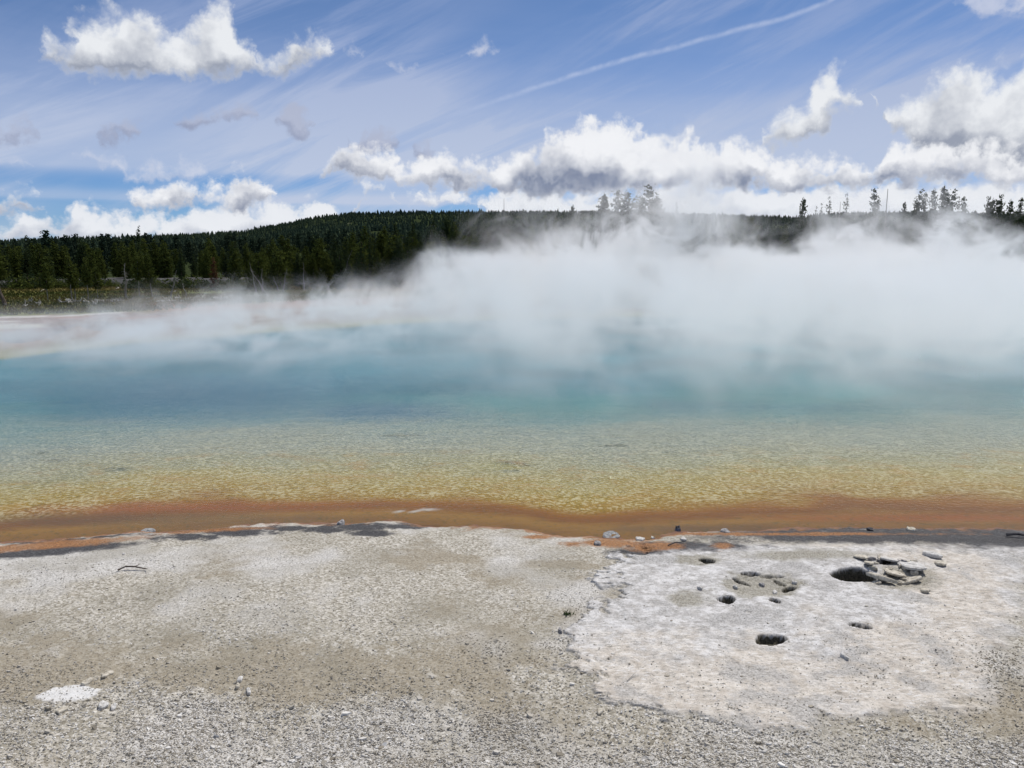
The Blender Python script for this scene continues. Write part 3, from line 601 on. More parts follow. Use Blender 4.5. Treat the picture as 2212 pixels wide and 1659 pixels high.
class MB:
    def __init__(s): s.v = []; s.f = []
    def tube(s, pts, rad, k=6):
        pts = [Vector(p) for p in pts]; n0 = len(s.v)
        for i, p in enumerate(pts):
            d = (pts[min(i + 1, len(pts) - 1)] - pts[max(i - 1, 0)]).normalized()
            a = d.orthogonal().normalized(); b = d.cross(a)
            for q in range(k):
                an = 6.2832 * q / k; s.v.append(p + (a * math.cos(an) + b * math.sin(an)) * rad[i])
        for i in range(len(pts) - 1):
            for q in range(k):
                s.f.append((n0 + i * k + q, n0 + i * k + (q + 1) % k, n0 + (i + 1) * k + (q + 1) % k, n0 + (i + 1) * k + q))
        s.f.append(tuple(n0 + q for q in range(k))[::-1]); s.f.append(tuple(n0 + (len(pts) - 1) * k + q for q in range(k)))
    def build(s, name, mat, parent=None, smooth=False): return mesh_obj(name, s.v, s.f, mat, parent, smooth)
def crown_mesh(h, base, width, dens, rnd, shape='pine', leaf=0.16, droop=-0.15):
    """boughs in whorls, every bough a spray of small needle tufts"""
    V = []; Fc = []; bo = MB()
    z = base
    while z < h * 0.985:
        f = (z - base) / (h - base)
        if shape == 'cone': rr = width * (1 - f) ** 0.8 * (0.25 + 0.75 * min(1, f * 5 + 0.4))
        elif shape == 'round': rr = width * math.sqrt(max(0.02, 1 - (2 * f - 0.85) ** 2 * 0.75)) * (1 - 0.35 * f)
        else: rr = width * (1 - f ** 1.5) ** 0.8 * (0.45 + 0.55 * min(1, f * 3))
        nb = max(3, int(dens * (1.6 - f)))
        for _ in range(nb):
            if rnd.random() < 0.10: continue
            a = rnd.uniform(0, 6.283); L = rr * rnd.uniform(0.55, 1.2) + 0.05
            zz = z + rnd.uniform(-.12, .12) * h * .1; d = Vector((math.cos(a), math.sin(a), 0))
            up = droop + 0.55 * f + rnd.uniform(-.1, .1)
            bo.tube([(0, 0, zz), d * L * 0.9 + Vector((0, 0, zz + up * L))], [0.018 * h / 6, 0.004], 3)
            nt = max(3, int(L / leaf * 2.4))
            for i in range(nt):
                u = rnd.uniform(0.12, 1.0) ** 0.8; c = d * L * u + Vector((0, 0, zz + up * L * u))
                c += Vector((rnd.gauss(0, .5), rnd.gauss(0, .5), rnd.gauss(0, .35))) * leaf * 1.5 * (0.5 + u)
                s_ = leaf * rnd.uniform(0.6, 1.3) 
                for _k in range(2):
                    e1 = Vector((rnd.gauss(0, 1), rnd.gauss(0, 1), rnd.gauss(0, .6))).normalized() * s_
                    e2 = Vector((rnd.gauss(0, 1), rnd.gauss(0, 1), rnd.gauss(0, .8))).normalized() * s_ * 0.62
                    n0 = len(V); V += [c - e1 * .8, c + e2, c + e1, c - e2]; Fc.append((n0, n0 + 1, n0 + 2, n0 + 3))
        z += h * 0.040 * rnd.uniform(0.7, 1.3)
    return V, Fc, bo
def pine_proto(name, h, base, width, dens, seed, mat, shape='pine', leaf=0.15, lean=0.0, trunk_mat=None, tr=0.012):
    rnd = random.Random(seed); root = empty(name, (0, 0, -500))
    V, Fc, bo = crown_mesh(h, base, width, dens, rnd, shape, leaf)
    mesh_obj('crown', V, np.array(Fc), mat, root)
    tb = MB(); n = 6; pts = [(math.sin(i * 1.3 + seed) * 0.02 * h * (i / n), math.cos(i * 1.7 + seed) * 0.02 * h * (i / n), -0.15 + (h + .1) * i / n) for i in range(n + 1)]
    tb.tube(pts, [h * tr * (1.15 - 1.05 * i / n) for i in range(n + 1)], 6)
    for _ in range(7):   # dead lower boughs
        a = rnd.uniform(0, 6.283); zz = rnd.uniform(0.12, 0.5) * h; L = rnd.uniform(0.2, .6) * width
        tb.tube([(0, 0, zz), (math.cos(a) * L, math.sin(a) * L, zz - .05)], [.015, .004], 3)
    tb.build('trunk', trunk_mat or M_BARK, root)
    return root
# unit height about 6 m
P = {
 'full': [pine_proto('pine_tree', 6, 0.35, 1.45, 9, 1, M_PINE), pine_proto('pine_tree', 6, 0.5, 1.25, 9, 2, M_PINE, 'cone'), pine_proto('pine_tree', 6, 0.2, 1.6, 9, 3, M_PINE, 'round'), pine_proto('pine_tree', 6, .4, 1.15, 10, 4, M_PINE, 'pine', .13)],
 'dark': [pine_proto('pine_tree', 6, 0.3, 1.05, 9, 5, M_DARK, 'cone', .13), pine_proto('pine_tree', 6, 0.6, 0.85, 9, 6, M_DARK, 'cone', .12), pine_proto('pine_tree', 6, .5, 1.2, 9, 7, M_DARK, 'pine')],
 'bare': [pine_proto('pine_tree', 6, 2.0, 1.0, 8, 8, M_PINE, 'round', .14, tr=.013, trunk_mat=M_GREYWOOD), pine_proto('pine_tree', 6, 2.4, 0.85, 8, 9, M_PINE, 'pine', .13, tr=.013, trunk_mat=M_GREYWOOD)],
 'tall': [pine_proto('pine_tree', 6, 0.8, 0.75, 10, 10, M_DARK, 'cone', .12, tr=.01), pine_proto('pine_tree', 6, 1.2, 0.80, 9, 11, M_DARK, 'round', .12, tr=.01), pine_proto('pine_tree', 6, 0.9, 0.95, 10, 12, M_DARK, 'pine', .12, tr=.01), pine_proto('pine_tree', 6, 2.2, .55, 3, 13, M_DARK, 'pine', .085, tr=.009)],
 'red': [pine_proto('pine_tree', 6, .7, 1.0, 7, 14, M_RED, 'cone', .12)],
}
used = set()
def put(kind, i, loc, h, rz, label, group, widen=1.0, cat='pine tree'):
    pr = P[kind][i % len(P[kind])]
    if pr.name in used: o = copy_tree(pr)
    else: used.add(pr.name); o = pr
    o.location = loc; o.rotation_euler = (0, 0, rz); s = h / 6.0; o.scale = (s * widen, s * widen, s)
    return tag(o, label, cat, group)
rnd = random.Random(5)
def top_row_height(px, d, row, z0):
    e = AZEL(px, row)[1]; return CAM_H + d * math.tan(e) - z0
# left wood: ranks behind the road, closer to the right of it
n_left = 0
wood_rows = [(98, 250, 438, 25), (106, 235, 470, 26), (127, -70, 450, 42), (137, -75, 470, 36), (150, -80, 490, 32), (170, -90, 500, 26)]
for ri, (d, p0, p1, n) in enumerate(wood_rows):
    for k in range(n):
        px = p0 + (p1 - p0) * (k + rnd.uniform(-.35, 1.35)) / n; dd_ = d * rnd.uniform(0.965, 1.035)
        x, y, z = at_dist(px, dd_)
        row = np.interp(px, [-50, 0, 100, 200, 300, 340, 400, 460], [247, 246, 244, 246, 243, 238, 229, 226]) + rnd.uniform(-5, 9) - (ri - 2) * 1.0
        if ri < 2: row += 8
        h = max(3.2, top_row_height(px, dd_, row, z)) * rnd.uniform(.92, 1.04)
        kind = 'dark' if (px > 330 and rnd.random() < .6) or rnd.random() < .3 else 'full'
        front = ri < 1 or (ri == 2 and px < 250)
        look = 'narrow dark green pine' if kind == 'dark' else 'broad olive green pine'
        if px < 250: lab = look + ' in the thick wood behind the road'; gr = 'pines of the wood behind the road'
        else: lab = look + ' in the thick wood between the meadow edge and the steam'; gr = 'pines of the wood beside the steam'
        put(kind, rnd.randrange(8), (x, y, z), h, rnd.uniform(0, 6.28), lab, gr, rnd.uniform(.85, 1.15)); n_left += 1
# right wood behind the steam
for ri, (d, n) in enumerate([(128, 34), (142, 34), (165, 30)]):
    for k in range(n):
        px = 450 + 640 * (k + rnd.uniform(-.4, 1.4)) / n; dd_ = d * rnd.uniform(.96, 1.04); x, y, z = at_dist(px, dd_)
        row = np.interp(px, [450, 520, 600, 700, 800, 900, 1000, 1040], [226, 224, 218, 222, 220, 217, 212, 208]) + rnd.uniform(-4, 8)
        h = max(4, top_row_height(px, dd_, row, z))
        kd = 'dark' if rnd.random() < .7 else 'full'
        put(kd, rnd.randrange(8), (x, y, z), h, rnd.uniform(0, 6.28), ('narrow dark pine' if kd == 'dark' else 'broad olive pine') + ' in the wood standing behind the white steam', 'pines of the wood behind the steam', rnd.uniform(.6, .85))
# pines that stand out against the sky
sky_trees = [(603,194,'tall',2,'stout pine left of the skyline clump above the steam'),(617,188.5,'tall',0,'narrow pointed pine at the left of the skyline clump'),(626,191,'tall',2,'bushy pine in the middle of the skyline clump'),(634,197,'tall',1,'lower pine right of the bushy one in the skyline clump'),(640.5,196,'tall',2,'short pine just left of the tallest skyline pine'),(648,185,'tall',1,'tallest pine of the skyline clump above the steam'),(657,197,'tall',2,'pale low pine right of the tallest skyline pine, veiled by steam'),
 (572,205,'tall',2,'small round-headed pine alone left of the skyline clump'),(675,201,'tall',3,'thin sparse pine alone right of the skyline clump'),
 (801,198,'tall',2,'dense dark pine at the left end of the right-hand skyline trees'),(814,205,'tall',3,'small ragged pine right of the dense dark skyline pine'),(819,202,'tall',3,'small thin pine beside the ragged little one on the skyline'),(826,195,'tall',3,'sparse pine with bare lower trunk on the skyline'),(843,192,'tall',3,'tall ragged pine with gaps between its boughs on the skyline'),
 (870.5,189,'tall',1,'double-crowned pine standing alone on the skyline above the steam'),(901,202,'tall',2,'low bushy pine between the lone double-crowned one and the tall group'),
 (916,190,'tall',1,'leftmost pine of the tall group at the right skyline'),(920.5,191,'tall',0,'narrow pine second from the left in the tall skyline group'),(929,189,'tall',2,'broad pine left of the tallest in the tall skyline group'),(939,186,'tall',2,'tallest pine of the right-hand skyline group'),(943.5,190,'tall',0,'pine just right of the tallest in the right-hand skyline group'),(949,190,'tall',1,'full-crowned pine right of centre in the tall skyline group'),(954.5,195,'tall',3,'thin-crowned pine near the right end of the tall skyline group'),(960,195,'tall',0,'rightmost small pine of the tall skyline group'),
 (985,197,'tall',1,'bushy pine left of the last four by the right edge'),(989,199,'tall',2,'short pine pressed against the bushy one by the right edge'),(995,195,'tall',1,'round-topped pine third from the right edge'),(1006.5,200,'tall',2,'low spreading pine second from the right edge'),(1016,196,'tall',0,'pointed pine closest to the right edge of the view')]
for px, row, kind, i, lab in sky_trees:
    d = 116 + rnd.uniform(-3, 3); x, y, z = at_dist(px, d); h = top_row_height(px, d, row, z)
    put(kind, i, (x, y, z), h, rnd.uniform(0, 6.28), lab, 'pines rising above the skyline', (0.95 if 600 < px < 660 else 0.62) * (.8 if row > 200 else 1))
x, y, z = at_dist(140, 182); put('tall', 1, (x, y, z), top_row_height(140, 182, 226, z), .3, 'lone pine whose pale crown pokes above the left hill line', 'pines rising above the skyline', .5)
for px, row, dd_, lab in ((213, 257, 96, 'reddish brown dead pine at the edge of the wood'),):
    x, y, z = at_dist(px, dd_); put('red', 0, (x, y, z), top_row_height(px, dd_, row, z), 0, lab, None, 1.0)
# bare-trunked pines standing in the meadow
bare = [(48, 301, 262, 'bare-trunked pine alone at the left of the meadow'), (72, 300.5, 256, 'left one of two close bare-trunked pines in the meadow'), (75.5, 300, 262, 'right one of two close bare-trunked pines in the meadow'), (88.5, 301.5, 258, 'bare-trunked pine behind the left pile of bleached logs'), (98, 299, 266, 'slender bare-trunked pine among the bleached logs'), (139.5, 297, 253, 'bare-trunked pine right of the grey snag in the meadow'), (152.5, 297, 252, 'leaning bare-trunked pine at the end of the long log')]
for i, (px, br, tr_, lab) in enumerate(bare):
    x, y, z = on_row(px, br); d = math.hypot(x, y)
    o = put('bare', i, (x, y, z), top_row_height(px, d, tr_, z), i * 1.1, lab, 'bare-trunked pines in the meadow', .95)
    if i == 6: o.rotation_euler = (0, R(-5), 0)
# prototypes never placed are dropped
for ks in P.values():
    for pr in ks:
        if pr.name not in used:
            for ch in list(pr.children): bpy.data.objects.remove(ch)
            bpy.data.objects.remove(pr)
# dead snags
def snag(px0, r0, px1, r1, lab, mat=M_GREYWOOD, rad=0.07, twigs=9, seed=0, grp_='dead snags'):
    rnd = random.Random(seed + 100); x, y, z = on_row(px0, r0); d = math.hypot(x, y)
    k = d / F_PX; top = Vector(((px1 - px0) * k, rnd.uniform(-.3, .3), top_row_height(px1, d, r1, z)))
    root = empty('snag', (x, y, z - .03)); tb = MB(); n = 6
    pts = [top * (i / n) + Vector((math.sin(i * 1.9 + seed) * .05, math.cos(i * 2.3) * .05, 0)) * (i > 0) for i in range(n + 1)]
    tb.tube(pts, [rad * (1.25 - 1.0 * i / n) for i in range(n + 1)], 7); tb.build('trunk', mat, root)
    for j in range(twigs):
        b = MB()
        u = rnd.uniform(.3, .97); p = top * u; a = rnd.uniform(0, 6.28); L = rnd.uniform(.2, .75) * (1.2 - u) * 1.3
        e = p + Vector((math.cos(a) * L, math.sin(a) * L, rnd.uniform(-.2, .35) * L)); b.tube([p, (p + e) / 2 + Vector((0, 0, .04)), e], [.022, .014, .006], 4)
        if L > .35: b.tube([(p + e) / 2, (p + e) / 2 + Vector((rnd.uniform(-.2, .2), rnd.uniform(-.2, .2), .18))], [.012, .005], 3)
        b.build('branch', mat, root)
    return tag(root, lab, 'snag', grp_)
snag(5.7, 306, -5, 262, 'dark leaning dead trunk cut by the left edge', M_BARK, .13, 3, 1)
snag(126.5, 299.5, 128, 263, 'tall grey snag with crooked top left of the long log', M_GREYWOOD, .09, 12, 2)
snag(171, 297.5, 176, 270, 'pale snag leaning right beside the short logs', M_GREYWOOD, .07, 5, 3)
snag(187.5, 297, 182, 283, 'short bent snag leaning left at the long log', M_GREYWOOD, .06, 3, 4)
snag(144, 309, 145, 300, 'small dark stub in the wet grass', M_BARK, .04, 3, 5)
snag(215.5, 299.5, 214.5, 293.5, 'short black stump on the long bleached log', M_BARK, .08, 0, 6)
snag(256.5, 293, 252, 262, 'slim grey snag at the wood edge, left of the crossed pair', M_GREYWOOD, .07, 7, 7)
snag(268, 296, 252.5, 268, 'long grey snag leaning left at the wood edge', M_GREYWOOD, .07, 5, 8)
snag(263, 296, 263.5, 268, 'upright thin snag crossing the leaning one', M_GREYWOOD, .05, 4, 9)
snag(279, 291, 273, 276, 'forked grey snag in front of the pines', M_GREYWOOD, .06, 6, 10)
snag(283, 291, 287, 268, 'brushy grey snag with many twigs in front of the pines', M_GREYWOOD, .05, 16, 11)
snag(304, 290, 304.5, 262, 'grey snag right of the brushy one', M_GREYWOOD, .06, 8, 12)
snag(384, 285, 371, 262, 'white leaning snag just left of the steam', M_BLEACH, .08, 8, 13)
snag(400, 284, 404, 236, 'tall bare leaning trunk in the dark pines by the steam', M_GREYWOOD, .06, 5, 14)
snag(340, 285, 352, 250, 'faint grey trunk leaning right in the dark pines', M_GREYWOOD, .05, 5, 15)
def pole(px, row_t, d, lab, r=.10, tw=2):
    x, y, z = at_dist(px, d); root = empty('snag', (x, y, z)); h = top_row_height(px, d, row_t, z); tb = MB()
    tb.tube([(0, 0, -.5), (0.02, 0, h * .6), (0.05, 0, h)], [r, r * .7, r * .3], 6); tb.build('trunk', M_GREYWOOD, root)
    for j in range(tw):
        b = MB(); b.tube([(0, 0, h * (.5 + .1 * j)), (.5 * (-1) ** j, 0, h * (.52 + .1 * j))], [.03, .01], 4); b.build('branch', M_GREYWOOD, root)
    tag(root, lab, 'snag', 'dead poles on the skyline')
pole(883, 189, 118, 'straight bare pole between the lone skyline pine and the tall group', .09)
pole(837, 202, 118, 'thin bare pole left of the ragged skyline pine', .07)
pole(797.5, 203, 118, 'short bare pole touching the dense dark skyline pine', .07)
pole(504, 199, 820, 'bare pole standing tall on the distant hill crest', .45, 0)
# fallen bleached logs
lrnd = random.Random(77)
def log(px0, r0, px1, r1, lab, rad=0.09, mat=M_BLEACH, stubs=3, lift=0.0, cat='log', grp_='bleached logs in the meadow'):
    a = on_row(px0, r0); b = on_row(px1, r1); A_ = Vector(a); B_ = Vector(b) + Vector((0, 0, lift)); L = (B_ - A_).length
    if L > 25: B_ = A_ + (B_ - A_) * (25 / L)
    root = empty('fallen_log', A_); D_ = B_ - A_; tb = MB(); n = 5
    pts = [D_ * (i / n) + Vector((0, 0, rad * .8 + math.sin(i * 2.1 + px0) * .03)) for i in range(n + 1)]
    tb.tube(pts, [rad * (1.1 - .75 * i / n) for i in range(n + 1)], 7); tb.build('trunk', mat, root)
    if stubs:
        for j in range(stubs):
            s_ = MB()
            p = D_ * lrnd.uniform(0.0, .9) + Vector((0, 0, rad)); e = p + Vector((lrnd.uniform(-.25, .25), lrnd.uniform(-.2, .2), lrnd.uniform(.08, .34)))
            s_.tube([p, (p + e) / 2 + Vector((.04, 0, 0)), e], [rad * .4, rad * .3, rad * .12], 4)
            s_.build('branch', mat, root)
    return tag(root, lab, cat, grp_)
logs = [(59, 302.5, 76, 302, 'bleached log at the left end of the log pile'), (58.5, 301, 62, 303, 'short forked log piece at the left tip of the pile'), (66, 301.5, 82, 302, 'thin bleached log behind the two close pines'), (67, 303.5, 75, 303.2, 'thick white log butt in front of the two close pines'), (84, 302.5, 90, 303, 'short white log beside the bare trunk'), (92, 302.5, 111, 301.8, 'long bleached log with roots in the middle of the pile'), (95, 301.5, 118, 301, 'thin bleached log lying behind the middle of the pile'), (112, 302, 124, 301.5, 'crooked bleached log with many upright stubs'), (117, 301, 128, 302.3, 'bleached log lying against the foot of the grey snag'), (130, 300.8, 134, 300.2, 'small white root stump right of the grey snag'), (144.5, 298.8, 183, 298.4, 'long white log lying level behind the meadow grass'), (164, 299.5, 173, 299.3, 'short white log at the foot of the pale snag'), (175, 299, 182, 298.6, 'short log with an upturned end'), (188, 299, 202, 298.5, 'bleached log right of the short bent snag'), (194, 298.8, 206, 296.5, 'branchy bleached log with raised end'), (201, 298.6, 221, 298, 'long bleached log behind the black stump'), (157, 302, 214, 300, 'very long pale log along the edge of the orange mat'), (213, 300, 228, 299.4, 'thick pale log right of the black stump'), (219, 297.5, 228, 296.2, 'curved white log with upturned branches'), (226, 298, 234, 297.5, 'white log between the curved one and the steam edge'), (246, 297, 262, 296.5, 'broad white log at the pink shore'), (254, 296, 272, 295.2, 'log under the crossed snags'), (266, 296.8, 290, 295.6, 'pale log right of the crossed snags'), (222.5, 295.5, 226, 295.5, 'white upright stub on its side near the wood'), (168, 293.5, 178, 291, 'arched grey root near the wood edge'), (41, 291.5, 46, 289, 'arched white root in front of the dark bushes'), (116, 289.4, 121, 287.5, 'white forked log at the foot of the road bank'), (97, 289, 99.5, 288, 'small white stump at the foot of the road bank'), (25, 302.5, 29, 301.8, 'small white log piece left of the pile'), (30.5, 301.5, 32, 302.8, 'tiny white log piece left of the pile'), (37, 305.5, 40, 306, 'white broken stump with two prongs in the grass'), (38, 304, 41, 304.5, 'white twig heap above the two-pronged stump'), (24, 307, 26, 307.2, 'small white lump of wood low in the grass'), (12, 311.5, 17.5, 310.8, 'grey root arch at the left near the pink shore'), (94, 304.8, 97, 305.2, 'white splinter in the grass before the pile'), (157.5, 307, 163, 308.3, 'thin pale branch on the orange mat')]
for i, L in enumerate(logs):
    log(*L[:4], L[4], rad=0.055 + 0.045 * ((i * 7) % 5) / 4 + (.05 if 'thick' in L[4] or 'broad' in L[4] else 0), stubs=2 + (i * 5) % 4 + (4 if 'branchy' in L[4] or 'many' in L[4] else 0), mat=M_GREYWOOD if 'grey' in L[4] else M_BLEACH)
# bushes at the foot of the road bank
def bush_proto(seed, mat):
    rnd = random.Random(seed); V = []; Fc = []
    for _ in range(900):
        a = rnd.uniform(0, 6.28); r = math.sqrt(rnd.random()); z = rnd.random() ** .8 * (1.1 - .6 * r * r) * (0.8 + .3 * math.sin(a * 3 + seed))
        c = Vector((math.cos(a) * r, math.sin(a) * r, z)); s_ = rnd.uniform(.05, .12)
        e1 = Vector((rnd.gauss(0, 1), rnd.gauss(0, 1), rnd.gauss(0, 1))).normalized() * s_; e2 = Vector((rnd.gauss(0, 1), rnd.gauss(0, 1), rnd.gauss(0, 1))).normalized() * s_ * .7
        n0 = len(V); V += [c - e1, c + e2, c + e1, c - e2]; Fc.append((n0, n0 + 1, n0 + 2, n0 + 3))
    root = empty('bush', (0, 0, 0)); mesh_obj('foliage', V, np.array(Fc), mat, root)
    s_ = MB()
    for j in range(7): a = j * .9; s_.tube([(0, 0, -.05), (math.cos(a) * .5, math.sin(a) * .5, .8)], [.03, .008], 4)
    s_.build('stem', M_BARK, root); return root
bp = [bush_proto(1, M_DARK), bush_proto(2, M_PINE)]; ub = set()
bl = [(12, 288, 1.3), (24, 289, 1.5), (33, 288.5, 1.9), (44, 288, 1.6), (57, 287.5, 1.4), (64, 288, 1.0), (81, 288, 1.2), (90, 287.5, 1.5), (104, 287, 1.3), (112, 287.5, 1.0), (136, 289, 1.6), (141, 288, 1.4), (148, 287, 1.2), (160, 289, 1.5), (182, 289, 1.4), (190, 288, 1.6), (203, 289, 1.2), (223, 290, 1.5), (236, 289, 1.4), (246, 290, 1.3)]
for i, (px, r, s_) in enumerate(bl):
    x, y, z = on_row(px, r); pr = bp[i % 2]
    o = pr if pr.name not in ub else copy_tree(pr)
    ub.add(pr.name); o.location = (x, y, z - .05); o.scale = (s_, s_, s_ * .9); o.rotation_euler = (0, 0, i)
    tag(o, 'dark low bush on the strip between the meadow and the road bank', 'bush', 'bushes below the road bank')
# rush and grass tufts over the meadow
n = 26000
px = RNG.uniform(-60, 460, n); d = RNG.uniform(62, 118, n); a = np.arctan((px - 512) / F_PX)
x = d * np.sin(a); y = d * np.cos(a); z = far_z(x, y); qx, qy = to_px(x, y, z)
er = np.interp(qx, [-400, 0, 100, 150, 240, 320, 450, 1024], [330, 318, 315, 312, 305, 300, 296, 285])
k = (qy < er - 1 + RNG.normal(0, 1, n)) & (z > 0.02); x, y, z = x[k], y[k], z[k]; n = len(x)
hh = RNG.uniform(.10, .28, n); wd = RNG.uniform(.04, .10, n); an = RNG.uniform(-.8, .8, n)
V = np.stack([np.stack([x - wd * np.cos(an), y - wd * np.sin(an), z - .02], -1), np.stack([x + wd * np.cos(an), y + wd * np.sin(an), z - .02], -1), np.stack([x + RNG.normal(0, .08, n), y + RNG.normal(0, .1, n), z + hh], -1)], 1).reshape(-1, 3)
m, t, out = material('meadow_grass'); pos = t.n('ShaderNodeNewGeometry').outputs['Position']
c = t.mix(t.sm(t.noise(pos, .09, 4, .6), .42, .60), (0.095, 0.105, 0.030), (0.23, 0.175, 0.065)); c = t.mix(t.m('MULTIPLY', t.noise(pos, 3, 2), .6), c, (0.07, 0.08, 0.025))
b = t.n('ShaderNodeBsdfDiffuse', {'Color': c}); t.set(out.inputs['Surface'], b.outputs[0])
go = mesh_obj('grass', V, np.arange(n * 3).reshape(-1, 3), m); tag(go, 'short olive and rust marsh grass covering the meadow', 'grass', None, 'stuff')
# far-off wood on the hills, one mass
def far_wood(n):
    a = RNG.uniform(R(-52), R(52), n); u = RNG.random(n); d = 400 * (1740 / 400.0) ** (u ** 0.75)
    nc = n // 7; d[:nc] = RNG.uniform(1560, 1720, nc)
    x = d * np.sin(a); y = d * np.cos(a); z = far_z(x, y)
    keep = fbm(x, y, 0.02, 3, .5, 70) > 0.26; x, y, z, d = x[keep], y[keep], z[keep], d[keep]; n = len(x)
    h = np.interp(d, [190, 300, 700, 1700], [6, 6, 6, 6.5]) * RNG.uniform(.6, 1.25, n) * np.where(RNG.random(n) > .96, 1.35, 1)
    r = h * RNG.uniform(.16, .30, n)
    K_ = 5; L = [(0.0, 0.7), (0.28, 1.0), (0.55, 0.62), (0.56, .78), (0.80, .36), (1.0, 0.03)]
    V = np.zeros((n, len(L) * K_, 3)); ph = RNG.uniform(0, 6.28, n)
    for i, (f, rr) in enumerate(L):
        for q in range(K_):
            j = RNG.uniform(.65, 1.35, n); V[:, i * K_ + q] = np.stack([x + np.cos(ph + q * 6.283 / K_ + i * .6) * r * rr * j, y + np.sin(ph + q * 6.283 / K_ + i * .6) * r * rr * j, z - .3 + h * f * RNG.uniform(.97, 1.03, n)], -1)
    b = (np.arange(n) * len(L) * K_)[:, None]
    Fc = np.concatenate([b + np.array([[i * K_ + q, i * K_ + (q + 1) % K_, (i + 1) * K_ + (q + 1) % K_, (i + 1) * K_ + q]]) for i in range(len(L) - 1) for q in range(K_)])
    return V.reshape(-1, 3), Fc, np.repeat(RNG.random(n), len(L) * K_)
V, Fc, tn = far_wood(34000)
m, t, out = material('far_wood'); tn_ = t.attr('tone'); pos = t.n('ShaderNodeNewGeometry').outputs['Position']
c = t.mix(tn_, (0.036, 0.056, 0.034), (0.078, 0.100, 0.054)); dist = t.vm('LENGTH', pos)  # greens lightened so the colour itself carries the atmospheric haze
c = t.mix(t.sm(t.noise(pos, .006, 3), .4, .62, 0, .6), c, (0.026, 0.044, 0.034))
b = t.n('ShaderNodeBsdfDiffuse', {'Color': c}); t.set(out.inputs['Surface'], b.outputs[0])
def mid_wood(n):
    rn = random.Random(31); protos = []
    for sh in ('pine', 'cone', 'round', 'pine'):
        v, f, _b = crown_mesh(6, .4, rn.uniform(.9, 1.3), 6, rn, sh, .27); v = np.array([tuple(q) for q in v]); protos.append(v)
    VV = []; TT = []
    for i in range(n):
        a = rn.uniform(R(-46), R(40)); d = 178 * (430 / 178.0) ** (rn.random() ** .8); x, y = d * math.sin(a), d * math.cos(a); z = fz(x, y)
        v = protos[rn.randrange(4)]; an = rn.uniform(0, 6.28); sc = rn.uniform(.75, 1.25); c_, s_ = math.cos(an) * sc, math.sin(an) * sc
        VV.append(np.stack([x + v[:, 0] * c_ - v[:, 1] * s_, y + v[:, 0] * s_ + v[:, 1] * c_, z + v[:, 2] * sc * rn.uniform(.85, 1.15)], -1)); TT.append(np.full(len(v), rn.random()))
    VV = np.concatenate(VV); return VV, np.arange(len(VV)).reshape(-1, 4), np.concatenate(TT)
V2, F2, t2 = mid_wood(900)
Fc = np.concatenate([Fc, F2 + len(V)]); V = np.concatenate([V, V2]); tn = np.concatenate([tn, t2])
fo = mesh_obj('distant_forest', V, Fc, m, attrs={'tone': tn}); tag(fo, 'far conifer forest covering the low hills', 'forest', None, 'stuff')

# ---------------------------------------------------------------- shore stones, crust slabs, small finds
def stone_mat(name, c0, c1):
    m, t, out = material(name); pos = t.n('ShaderNodeTexCoord').outputs['Object']
    n1 = t.noise(pos, 30, 5, .65); c = t.mix(t.sm(n1, .35, .65), c0, c1)
    bump = t.n('ShaderNodeBump', {'Strength': .7, 'Distance': .01, 'Height': n1})
    b = t.n('ShaderNodeBsdfPrincipled', {'Base Color': c, 'Roughness': .85, 'Normal': bump.outputs[0]}); t.set(out.inputs['Surface'], b.outputs[0]); return m
M_SG = stone_mat('grey_stone', (0.16, 0.155, 0.16), (0.42, 0.40, 0.39)); M_SB = stone_mat('black_stone', (0.02, 0.02, 0.024), (0.07, 0.065, 0.07))
M_SW = stone_mat('white_sinter', (0.42, 0.40, 0.37), (0.66, 0.645, 0.62)); M_SC = stone_mat('tan_sinter', (0.36, 0.32, 0.25), (0.62, 0.57, 0.48))
def slab(name, px, py, w_px, dep, th, mat, lab, cat, grp_=None, tilt=(0, 0), rz=0, seed=0, dish=0.0, lift=0.0, sharp=0.25):
    th *= 0.6; rn = random.Random(seed * 7 + 3); x, y, z = seat(px, py); wd = w_px / F_PX * math.hypot(y, CAM_H) / 2
    if name != 'stone': sharp = max(sharp, .28); w_px *= .85; wd *= .85
    if name == 'rock_shard': th *= .75; wd *= .9
    if name == 'rock_shard' and mat is M_SG: mat = M_SC
    K_ = 7 if name == 'rock_shard' else 10; rings = [(0.0, 1.0), (0.55, 1.0), (0.86, 1.0), (1.0, .6), (.94, -.3)]; V = []; Fc = []
    rad = []; v = 1.0
    for q in range(K_): v = 1 + (v - 1) * .35 + rn.uniform(-1, 1) * sharp; rad.append(v)
    for f, hh in rings:
        for q in range(K_):
            a = 6.2832 * q / K_; r = rad[q] * f
            zz = th * (hh if f > .9 else hh - dish * (1 - f) + rn.uniform(-.12, .12)); V.append((math.cos(a) * r * wd, math.sin(a) * r * dep / 2, zz + (0.25 * th * math.cos(a * 2 + seed) * f if name != 'rock_shard' else 0)))
    for i in range(len(rings) - 1):
        for q in range(K_): Fc.append((i * K_ + q, (i + 1) * K_ + q, (i + 1) * K_ + (q + 1) % K_, i * K_ + (q + 1) % K_))
    o = mesh_obj(name, V, Fc, mat); o.location = (x, y, z + lift); o.rotation_euler = (tilt[0], tilt[1], rz)
    return tag(o, lab, cat, grp_)
SH = 'stones along the waterline'
slab('stone', 148, 530.5, 13, .30, .07, M_SG, 'flat grey stone at the left on the orange waterline', 'stone', SH, seed=1)
slab('stone', 612, 536, 16, .36, .07, M_SG, 'flat grey slab with dark hollow top lying alone in the brown shallows', 'stone', SH, seed=2, dish=.8)
slab('stone', 648, 531.5, 17, .34, .07, M_SG, 'pale rimmed grey slab touching the black rock in the shallows', 'stone', SH, seed=3, dish=.7)
